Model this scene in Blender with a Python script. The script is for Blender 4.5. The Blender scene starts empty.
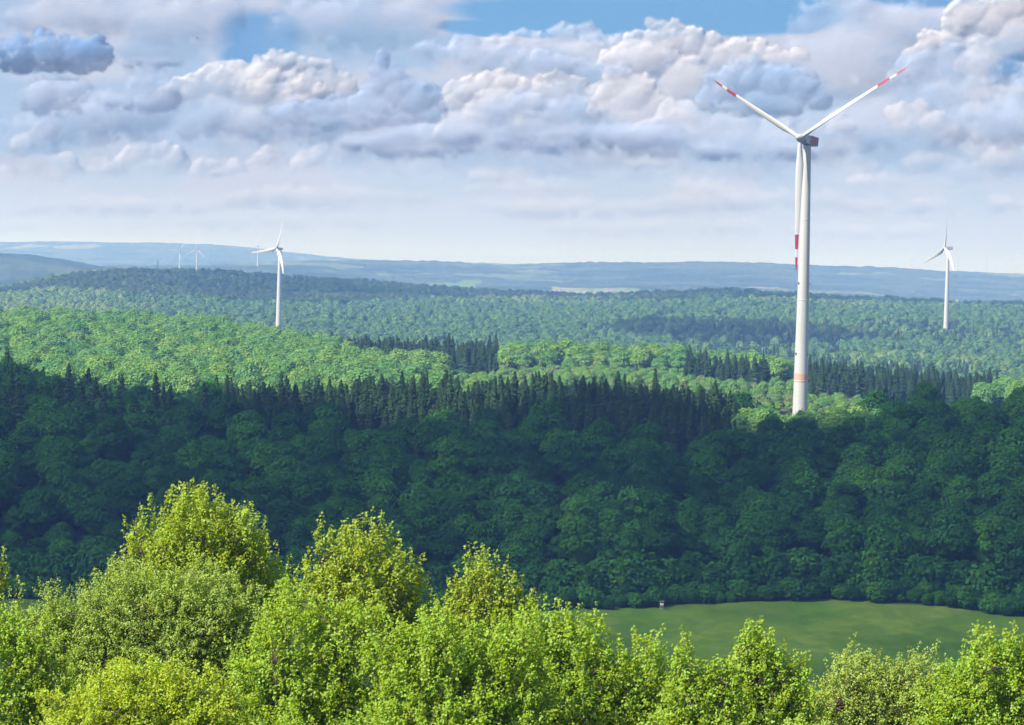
import bpy, math, os
import numpy as np
from mathutils import Matrix, Vector

SC = bpy.context.scene
COL = SC.collection
R = math.radians

# ------------------------------------------------------------------ camera
ZC = 100.0                       # camera height over the datum
FPX = 2904.0                     # focal length in pixels (1024 px wide frame)
_ro = R(1.35)
_pi = math.atan(96.5 / FPX)
CAM = np.array([0.0, 0.0, ZC])
_f = np.array([0, math.cos(_pi), -math.sin(_pi)])
_u0 = np.array([0, math.sin(_pi), math.cos(_pi)])
_r0 = np.array([1.0, 0, 0])
_r = _r0 * math.cos(_ro) + _u0 * math.sin(_ro)
_u = -_r0 * math.sin(_ro) + _u0 * math.cos(_ro)


def at(px, py, Y):
    """the world point at distance Y (metres ahead) on the line of sight through a picture position"""
    d = _f + _r * (px - 512) / FPX - _u * (py - 362.5) / FPX
    return CAM + d * (Y / d[1])


def proj(P):
    P = np.asarray(P, float) - CAM
    d = P @ _f
    return 512 + FPX * (P @ _r) / d, 362.5 - FPX * (P @ _u) / d


cam_d = bpy.data.cameras.new("camera")
cam = bpy.data.objects.new("camera", cam_d)
COL.objects.link(cam)
cam_d.sensor_width = 36.0
cam_d.lens = FPX / 1024 * 36.0
cam_d.clip_start = 0.5
cam_d.clip_end = 120000
m = Matrix.Identity(4)
for i in range(3):
    m[i][0], m[i][1], m[i][2], m[i][3] = _r[i], _u[i], -_f[i], CAM[i]
cam.matrix_world = m
SC.camera = cam

# ------------------------------------------------------------------ sun and sky light
SUN_AZ, SUN_EL = 57.0, 45.0      # degrees left of straight behind the camera; height
S = np.array([-math.sin(R(SUN_AZ)) * math.cos(R(SUN_EL)),
              -math.cos(R(SUN_AZ)) * math.cos(R(SUN_EL)), math.sin(R(SUN_EL))])
sun_d = bpy.data.lights.new("sun", "SUN")
sun_d.energy = 5.0
sun_d.angle = R(0.53)
sun_d.color = (1.0, 0.94, 0.84)
sun = bpy.data.objects.new("sun", sun_d)
COL.objects.link(sun)
sun.rotation_euler = Vector(S).to_track_quat("Z", "Y").to_euler()
sun.location = (0, 0, 3000)

W = bpy.data.worlds.new("World")
SC.world = W
W.use_nodes = True
nt = W.node_tree
nt.nodes.clear()
wo = nt.nodes.new("ShaderNodeOutputWorld")
bg = nt.nodes.new("ShaderNodeBackground")
st = nt.nodes.new("ShaderNodeTexSky")
st.sky_type = "NISHITA"
st.sun_disc = False
st.sun_elevation = R(SUN_EL)
st.sun_rotation = math.atan2(S[0], S[1])
st.air_density = 1.0
st.dust_density = 1.0
st.ozone_density = 1.0
st.altitude = 300
bg.inputs[1].default_value = 0.12
nt.links.new(st.outputs[0], bg.inputs[0])
nt.links.new(bg.outputs[0], wo.inputs[0])

# ------------------------------------------------------------------ render settings
SC.view_settings.view_transform = "Standard"
SC.view_settings.look = "None"
SC.view_settings.exposure = 0.95
SC.view_settings.gamma = 1.0
SC.view_settings.use_curve_mapping = False
SC.render.engine = "CYCLES"
cy = SC.cycles
cy.use_denoising = True
try:
    cy.denoiser = "OPENIMAGEDENOISE"
    cy.denoising_input_passes = "RGB"
    cy.denoising_prefilter = "ACCURATE"
except Exception:
    pass
cy.use_adaptive_sampling = False
try:
    cy.sampling_pattern = "BLUE_NOISE"
except Exception:
    pass
cy.adaptive_threshold = 0.012
cy.max_bounces = 6
cy.diffuse_bounces = 3
cy.glossy_bounces = 2
cy.transmission_bounces = 4
cy.transparent_max_bounces = 40
cy.volume_bounces = 0
cy.caustics_reflective = False
cy.caustics_refractive = False
cy.filter_width = 1.5
SC.render.resolution_x, SC.render.resolution_y = 1024, 725


def srgb(r, g, b):
    f = lambda c: ((c / 255 + 0.055) / 1.055) ** 2.4 if c > 10 else c / 255 / 12.92
    return (f(r), f(g), f(b), 1.0)


# ------------------------------------------------------------------ node helper
class NT:
    def __init__(s, tree):
        s.t = tree
        s.n = 0

    def new(s, kind, **kw):
        nd = s.t.nodes.new(kind)
        nd.location = (s.n * 30, -(s.n % 20) * 40)
        s.n += 1
        for k, v in kw.items():
            setattr(nd, k, v)
        return nd

    def put(s, sock, v):
        if hasattr(v, "is_output"):
            s.t.links.new(v, sock)
        else:
            sock.default_value = v

    def math(s, op, a, b=None, c=None, clamp=False):
        nd = s.new("ShaderNodeMath", operation=op, use_clamp=clamp)
        for i, v in enumerate((a, b, c)):
            if v is not None:
                s.put(nd.inputs[i], v)
        return nd.outputs[0]

    def vmath(s, op, a, b=None, c=None, out=0):
        nd = s.new("ShaderNodeVectorMath", operation=op)
        for i, v in enumerate((a, b, c)):
            if v is not None:
                s.put(nd.inputs[i], v)
        return nd.outputs[out]

    def mapr(s, v, a, b, c=0.0, d=1.0, smooth=True):
        nd = s.new("ShaderNodeMapRange", interpolation_type="SMOOTHSTEP" if smooth else "LINEAR", clamp=True)
        s.put(nd.inputs[0], v)
        for i, x in enumerate((a, b, c, d)):
            s.put(nd.inputs[i + 1], x)
        return nd.outputs[0]

    def mix(s, f, a, b, blend="MIX"):
        nd = s.new("ShaderNodeMix", data_type="RGBA", blend_type=blend)
        s.put(nd.inputs[0], f)
        s.put(nd.inputs[6], a)
        s.put(nd.inputs[7], b)
        return nd.outputs[2]

    def noise(s, vec, scale, detail=4, rough=0.55, dist=0.0, out=0):
        nd = s.new("ShaderNodeTexNoise")
        if vec is not None:
            s.put(nd.inputs["Vector"], vec)
        s.put(nd.inputs["Scale"], scale)
        s.put(nd.inputs["Detail"], detail)
        s.put(nd.inputs["Roughness"], rough)
        s.put(nd.inputs["Distortion"], dist)
        return nd.outputs[out]


def material(name):
    mt = bpy.data.materials.new(name)
    mt.use_nodes = True
    mt.node_tree.nodes.clear()
    n = NT(mt.node_tree)
    out = n.new("ShaderNodeOutputMaterial")
    return mt, n, out


def mesh_np(name, V, F, mat=None, attrs=None, fmat=None, smooth=False):
    """V (n,3); F: list of integer arrays (m,k)"""
    me = bpy.data.meshes.new(name)
    V = np.asarray(V, np.float32)
    F = [np.asarray(f, np.int32) for f in (F if isinstance(F, list) else [F]) if len(f)]
    loops = np.concatenate([f.ravel() for f in F])
    sizes = np.concatenate([np.full(len(f), f.shape[1], np.int32) for f in F])
    starts = np.concatenate([[0], np.cumsum(sizes)[:-1]]).astype(np.int32)
    me.vertices.add(len(V))
    me.vertices.foreach_set("co", V.ravel())
    me.loops.add(len(loops))
    me.loops.foreach_set("vertex_index", loops)
    me.polygons.add(len(sizes))
    me.polygons.foreach_set("loop_start", starts)
    if fmat is not None:
        me.polygons.foreach_set("material_index", np.asarray(fmat, np.int32))
    me.update(calc_edges=True)
    me.polygons.foreach_set("use_smooth", np.full(len(sizes), bool(smooth)))
    for m_ in (mat if isinstance(mat, (list, tuple)) else [mat]):
        if m_ is not None:
            me.materials.append(m_)
    for k, (dom, typ, arr) in (attrs or {}).items():
        at_ = me.attributes.new(k, typ, dom)
        at_.data.foreach_set("color" if typ == "FLOAT_COLOR" else "value", np.asarray(arr, np.float32).ravel())
    return me


def obj(name, me, parent=None, loc=None):
    o = bpy.data.objects.new(name, me)
    COL.objects.link(o)
    if parent is not None:
        o.parent = parent
    if loc is not None:
        o.location = loc
    return o


def tag(o, label=None, cat=None, group=None, kind=None):
    for k, v in (("label", label), ("category", cat), ("group", group), ("kind", kind)):
        if v:
            o[k] = v
    return o
# ------------------------------------------------------------------ the sky: a distant dome of veil cloud and blue gaps, and cumulus clouds as real relief in front of it
def sky_uv(px, py):
    d = _f + _r * (px - 512) / FPX - _u * (py - 362.5) / FPX
    return math.atan2(d[0], d[1]) * 1000, math.atan2(d[2], math.hypot(d[0], d[1])) * 1000


MR = 1000.0 / FPX                 # milliradians per pixel


def build_sky():
    mt, n, out = material("sky_material")
    geo = n.new("ShaderNodeNewGeometry")
    rel = n.vmath("SUBTRACT", geo.outputs["Position"], tuple(CAM))
    sp = n.new("ShaderNodeSeparateXYZ")
    n.put(sp.inputs[0], rel)
    X, Y, Z = sp.outputs
    hyp = n.math("SQRT", n.math("ADD", n.math("MULTIPLY", X, X), n.math("MULTIPLY", Y, Y)))
    az = n.math("MULTIPLY", n.math("ARCTAN2", X, Y), 1000.0)
    el = n.math("MULTIPLY", n.math("ARCTAN2", Z, hyp), 1000.0)
    cb = n.new("ShaderNodeCombineXYZ")
    n.put(cb.inputs[0], az)
    n.put(cb.inputs[1], el)
    P = cb.outputs[0]
    nz = n.new("ShaderNodeTexNoise")
    n.put(nz.inputs["Vector"], n.vmath("MULTIPLY", P, (0.5, 1.0, 1.0)))
    n.put(nz.inputs["Scale"], 0.06)
    n.put(nz.inputs["Detail"], 4.0)
    n.put(nz.inputs["Roughness"], 0.55)
    v = nz.outputs[0]
    c_hor = srgb(*SKY["hor"])
    c = n.mix(n.mapr(el, 0.0, 48.0), c_hor, srgb(*SKY["mid"]))
    c = n.mix(n.mapr(el, 45.0, 92.0), c, srgb(*SKY["top"]))
    c = n.mix(n.math("MULTIPLY", n.mapr(v, 0.42, 0.62), n.mapr(el, 4.0, 30.0, 0.1, 0.8)), c, srgb(*SKY["veil_light"]))
    c = n.mix(n.math("MULTIPLY", n.mapr(v, 0.52, 0.36), n.mapr(el, 15.0, 50.0, 0.0, 0.8)), c, srgb(*SKY["veil_dark"]))
    q = n.vmath("MULTIPLY_ADD", n.vmath("SUBTRACT", nz.outputs[1], (0.5, 0.5, 0.5)), (16.0, 9.0, 0.0), P)
    for blobs, amt, col, soft in SKY["gaps"]:
        acc = None
        for x, y, rx, ry in blobs:
            a, b = sky_uv(x, y)
            rx, ry = rx * MR, ry * MR
            L = n.vmath("LENGTH", n.vmath("MULTIPLY_ADD", q, (1 / rx, 1 / ry, 0), (-a / rx, -b / ry, 0)), out=1)
            acc = L if acc is None else n.math("SMOOTH_MIN", acc, L, 0.3)
        c = n.mix(n.math("MULTIPLY", n.mapr(acc, 1.0 + soft, 1.0 - soft), amt), c, srgb(*col))
    c = n.mix(n.mapr(el, 50.0, 2.0, 0.0, 0.75), c, c_hor)
    em = n.new("ShaderNodeEmission")
    n.put(em.inputs[0], c)
    n.put(em.inputs[1], SKY["strength"])
    tr = n.new("ShaderNodeBsdfTransparent")
    mx = n.new("ShaderNodeMixShader")
    n.put(mx.inputs[0], n.mapr(el, 230.0, 120.0))
    n.t.links.new(tr.outputs[0], mx.inputs[1])
    n.t.links.new(em.outputs[0], mx.inputs[2])
    n.t.links.new(mx.outputs[0], out.inputs[0])
    mt.cycles.emission_sampling = "NONE"
    na, ne = 96, 24
    RD = 48000.0
    A = np.linspace(-math.pi, math.pi, na + 1)[:-1]
    E_ = np.linspace(R(-2.5), R(15), ne)
    a_, e_ = np.meshgrid(A, E_, indexing="ij")
    V = np.stack([RD * np.cos(e_) * np.sin(a_), RD * np.cos(e_) * np.cos(a_), ZC + RD * np.sin(e_)], -1).reshape(-1, 3)
    ii, jj = np.meshgrid(np.arange(na), np.arange(ne - 1), indexing="ij")
    k = lambda i, j: (i % na) * ne + j
    F = np.stack([k(ii, jj), k(ii, jj + 1), k(ii + 1, jj + 1), k(ii + 1, jj)], -1).reshape(-1, 4)
    tag(obj("sky", mesh_np("sky", V, F, mt, smooth=True)), kind="structure")


def blur(a, s):
    k = int(max(1, round(s * 3)))
    w = np.exp(-0.5 * (np.arange(-k, k + 1) / s) ** 2)
    w /= w.sum()
    for ax in (0, 1):
        pad = [(0, 0), (0, 0)]
        pad[ax] = (k, k)
        b = np.pad(a, pad, mode="edge")
        a = sum(w[i] * (b[i:i + a.shape[0]] if ax == 0 else b[:, i:i + a.shape[1]]) for i in range(2 * k + 1))
    return a


def grid_noise(shape, cell, rng, octs=4, rough=0.5):
    """smooth fractal noise, about -1..1"""
    out = np.zeros(shape)
    amp, tot = 1.0, 0.0
    for o in range(octs):
        c = max(cell / 2 ** o, 1.5)
        gh, gw = int(shape[0] / c) + 4, int(shape[1] / c) + 4
        g = rng.uniform(-1, 1, (gh, gw))
        y, x = np.arange(shape[0]) / c + rng.random(), np.arange(shape[1]) / c + rng.random()
        y0, x0 = y.astype(int), x.astype(int)
        fy, fx = y - y0, x - x0
        fy, fx = (fy * fy * (3 - 2 * fy))[:, None], (fx * fx * (3 - 2 * fx))[None]
        gA = g[y0][:, x0] * (1 - fx) + g[y0][:, x0 + 1] * fx
        gB = g[y0 + 1][:, x0] * (1 - fx) + g[y0 + 1][:, x0 + 1] * fx
        out += amp * (gA * (1 - fy) + gB * fy)
        tot += amp
        amp *= rough
    return out / tot * 1.6


def cloud_material(name, albedo, dens, spread=1.0):
    """bright cloud: light enters the heap and comes out a few hundred metres away; thin where its vapour is thin"""
    mt, n, out = material(name)
    at_ = n.new("ShaderNodeAttribute", attribute_name="thickness")
    ss = n.new("ShaderNodeSubsurfaceScattering", falloff="RANDOM_WALK")
    ss.inputs["Color"].default_value = (*albedo, 1)
    ss.inputs["Scale"].default_value = 1.0
    ss.inputs["Radius"].default_value = (100 * spread, 120 * spread, 155 * spread)
    tr = n.new("ShaderNodeBsdfTransparent")
    m2 = n.new("ShaderNodeMixShader")
    n.put(m2.inputs[0], n.math("MULTIPLY", at_.outputs["Fac"], dens))
    n.t.links.new(tr.outputs[0], m2.inputs[1])
    n.t.links.new(ss.outputs[0], m2.inputs[2])
    n.t.links.new(m2.outputs[0], out.inputs[0])
    return mt


def cloud_relief(blobs, seed, x0, y0, w, h, puff=(0.48, 0.22, 0.1), step=1.0, rough=1.0, soft=1.0, flat=0.55, fade=0.0, warp=4.0):
    """heights (in px) of a bank of cumulus made of ever smaller billows, on a grid of picture positions"""
    rng = np.random.default_rng(seed)
    X = np.arange(x0, x0 + w, step)
    Yp = np.arange(y0, y0 + h, step)
    H = np.full((len(Yp), len(X)), -50.0)
    base = np.zeros_like(H)
    sph = []
    for b in blobs:
        x, y, rx = b[:3]
        ry = b[3] if len(b) > 3 else rx * 0.88
        sph.append((x, y, 0.0, rx, ry))
        n1 = int(10 * rough + rx * 0.35)
        for _ in range(n1):
            a = rng.uniform(0, 2 * math.pi)
            el = math.asin(rng.uniform(-0.1, 0.9))
            cx, cz = math.cos(el) * math.cos(a), math.sin(el)
            cyy = math.cos(el) * math.sin(a)
            if cyy < 0:
                cyy *= flat
            k1 = puff[0] * rng.uniform(0.55, 1.1)
            px1, py1, pz1 = x + cx * rx * 0.82, y - cyy * ry * 0.82, cz * min(rx, ry * 1.5) * 0.5
            r1 = k1 * min(rx, ry * 1.3)
            sph.append((px1, py1, pz1, r1, r1 * 0.92))
            for _ in range(int(7 * rough)):
                a = rng.uniform(0, 2 * math.pi)
                el = math.asin(rng.uniform(-0.1, 0.95))
                cx, cyy, cz = math.cos(el) * math.cos(a), math.cos(el) * math.sin(a), math.sin(el)
                r2 = r1 * puff[1] / puff[0] * rng.uniform(0.6, 1.2)
                p2 = (px1 + cx * r1 * 0.85, py1 - cyy * r1 * 0.85, pz1 + cz * r1 * 0.6)
                sph.append((*p2, r2, r2))
                if r2 > 2.4:
                    for _ in range(4):
                        a = rng.uniform(0, 2 * math.pi)
                        cz = rng.uniform(0, 0.95)
                        q = math.sqrt(1 - cz * cz)
                        r3 = r2 * 0.45 * rng.uniform(0.6, 1.2)
                        sph.append((p2[0] + q * math.cos(a) * r2 * 0.85, p2[1] - q * math.sin(a) * r2 * 0.85, p2[2] + cz * r2 * 0.6, r3, r3))
    for (x, y, z, rx, ry) in sph:
        i0, i1 = int((y - ry - y0) / step), int((y + ry - y0) / step) + 2
        j0, j1 = int((x - rx - x0) / step), int((x + rx - x0) / step) + 2
        i0, j0 = max(i0, 0), max(j0, 0)
        if i1 <= i0 or j1 <= j0:
            continue
        yy, xx = Yp[i0:i1, None], X[None, j0:j1]
        if yy.size == 0 or xx.size == 0:
            continue
        t = 1 - ((xx - x) / rx) ** 2 - ((yy - y) / ry) ** 2
        hh = np.where(t > 0, z * 0.8 + min(rx, ry * 1.5) * np.sqrt(np.maximum(t, 0)), -50.0)
        H[i0:i1, j0:j1] = np.maximum(H[i0:i1, j0:j1], hh)
    # swirl the whole relief a little so that no billow stays a perfect ball
    wx, wy = grid_noise(H.shape, 22, rng, 4, 0.6) * warp, grid_noise(H.shape, 18, rng, 4, 0.6) * warp * 0.8
    ii, jj = np.meshgrid(np.arange(H.shape[0]), np.arange(H.shape[1]), indexing="ij")
    si = np.clip(ii + wy, 0, H.shape[0] - 1.001)
    sj = np.clip(jj + wx, 0, H.shape[1] - 1.001)
    a0, b0 = si.astype(int), sj.astype(int)
    fa, fb = si - a0, sj - b0
    Hc = np.maximum(H, 0)
    H2 = (Hc[a0, b0] * (1 - fa) * (1 - fb) + Hc[a0 + 1, b0] * fa * (1 - fb) + Hc[a0, b0 + 1] * (1 - fa) * fb + Hc[a0 + 1, b0 + 1] * fa * fb)
    mask = (H2 > 0.6).astype(float)
    edge = blur(mask, soft) + (grid_noise(H.shape, 5.0 + soft, rng, 3, 0.6) * 0.26 + grid_noise(H.shape, 16, rng, 3, 0.6) * 0.24) * np.clip(soft, 0.8, 1.6)
    alpha = np.clip((np.minimum(edge, blur(mask, soft) * 1.6) - 0.16) / 0.72, 0, 1)
    alpha = alpha * alpha * (3 - 2 * alpha)
    return X, Yp, blur(H2, max(0.9, soft * 0.5)), alpha, rng


def build_cloud(name, blobs, dist, mat, seed, depth=0.40, thin=0.35, body=0.0, **kw):
    bl = np.array([(b[0], b[1], b[2], b[3] if len(b) > 3 else b[2]) for b in blobs])
    x0, x1 = (bl[:, 0] - bl[:, 2]).min() - 14, (bl[:, 0] + bl[:, 2]).max() + 14
    y0, y1 = (bl[:, 1] - bl[:, 3]).min() - 14, (bl[:, 1] + bl[:, 3]).max() + 14
    kw["soft"] = kw.get("soft", 1.0) * 1.5 + 0.5
    X, Yp, H, A, rng = cloud_relief(blobs, seed, x0, y0, x1 - x0, y1 - y0, **kw)
    # vapour: some of the bank is thinner
    nz = grid_noise(A.shape, 40, rng, 4, 0.6)
    A = A * np.clip(1 - thin * np.clip(nz + 0.25, 0, 1), 0, 1)
    if body:                                       # the lower part of a heap thins out into the veil
        on = H > 0.6
        rows = np.arange(A.shape[0])[:, None]
        has = on.any(0)
        yt = np.where(has, np.where(on, rows, 9999).min(0), np.nan)
        yb = np.where(has, np.where(on, rows, -1).max(0), np.nan)
        xs = np.arange(A.shape[1])
        yt = np.interp(xs, xs[has], yt[has])
        yb = np.interp(xs, xs[has], yb[has])
        yt = blur(np.repeat(yt[None], 2, 0), 10.0)[0]
        yb = blur(np.repeat(yb[None], 2, 0), 10.0)[0]
        t = (rows - yt[None]) / np.maximum(yb - yt, 8)[None] + 0.22 * grid_noise(A.shape, 24, rng, 4, 0.6)
        t = np.clip((t - 0.22) / 0.7, 0, 1)
        A = A * (1 - body * t * t * (3 - 2 * t))
    sc = dist / FPX
    dirs = _f + _r * ((X[None, :, None] - 512) / FPX) - _u * ((Yp[:, None, None] - 362.5) / FPX)
    dirs = dirs / np.linalg.norm(dirs, axis=2, keepdims=True)
    front = CAM + dirs * (dist - H[..., None] * sc * depth - 60)
    back = CAM + dirs * (dist + (0.15 * H[..., None]) * sc * depth + 60)
    keep = A > 0.012
    nI, nJ = A.shape
    idx = np.arange(nI * nJ).reshape(nI, nJ)
    q = keep[:-1, :-1] | keep[1:, :-1] | keep[:-1, 1:] | keep[1:, 1:]
    Ff = np.stack([idx[:-1, :-1], idx[1:, :-1], idx[1:, 1:], idx[:-1, 1:]], -1)[q]
    V = np.concatenate([front.reshape(-1, 3), back.reshape(-1, 3)])
    F = np.concatenate([Ff, Ff[:, ::-1] + nI * nJ])
    at2 = np.concatenate([A.ravel(), A.ravel() * 0.0])
    used = np.unique(F)
    mp = np.zeros(len(V), int)
    mp[used] = np.arange(len(used))
    me = mesh_np(name, V[used], mp[F], mat, {"thickness": ("POINT", "FLOAT", at2[used])}, smooth=True)
    tag(obj(name, me), kind="structure")


SKY = dict(
    strength=0.56,
    hor=(205, 215, 236), mid=(172, 195, 226), top=(176, 192, 222),
    veil_light=(202, 207, 226), veil_dark=(164, 190, 222),
    gaps=[
        ([(600, 14, 150, 22), (720, 12, 115, 24), (795, 20, 40, 14), (500, 30, 60, 9)], 0.95, (112, 166, 216), 0.16),
        ([(262, 36, 40, 22), (245, 50, 25, 14), (1014, 72, 22, 17), (930, -2, 70, 8)], 0.9, (104, 156, 210), 0.35),
        ([(150, 105, 70, 26), (160, 88, 80, 12), (330, 40, 70, 24), (40, 130, 80, 20)], 0.55, (140, 178, 218), 0.6),
    ])
build_sky()
MC_BRIGHT = cloud_material("cloud_bright", (0.42, 0.41, 0.43), 0.70)
MC_SOFT = cloud_material("cloud_soft", (0.42, 0.42, 0.47), 0.46)
MC_VEIL = cloud_material("cloud_veil", (0.33, 0.36, 0.45), 0.40, 1.4)
MC_FAINT = cloud_material("cloud_faint", (0.43, 0.43, 0.46), 0.27, 1.2)
MC_PALE = cloud_material("cloud_pale", (0.28, 0.33, 0.45), 0.55, 1.2)  # from here down, blue grey albedo stands in for cloud shade and distant air
MC_GREY = cloud_material("cloud_grey", (0.21, 0.28, 0.42), 0.70, 1.2)
MC_DARK = cloud_material("cloud_dark", (0.13, 0.22, 0.39), 0.80, 1.2)
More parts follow.
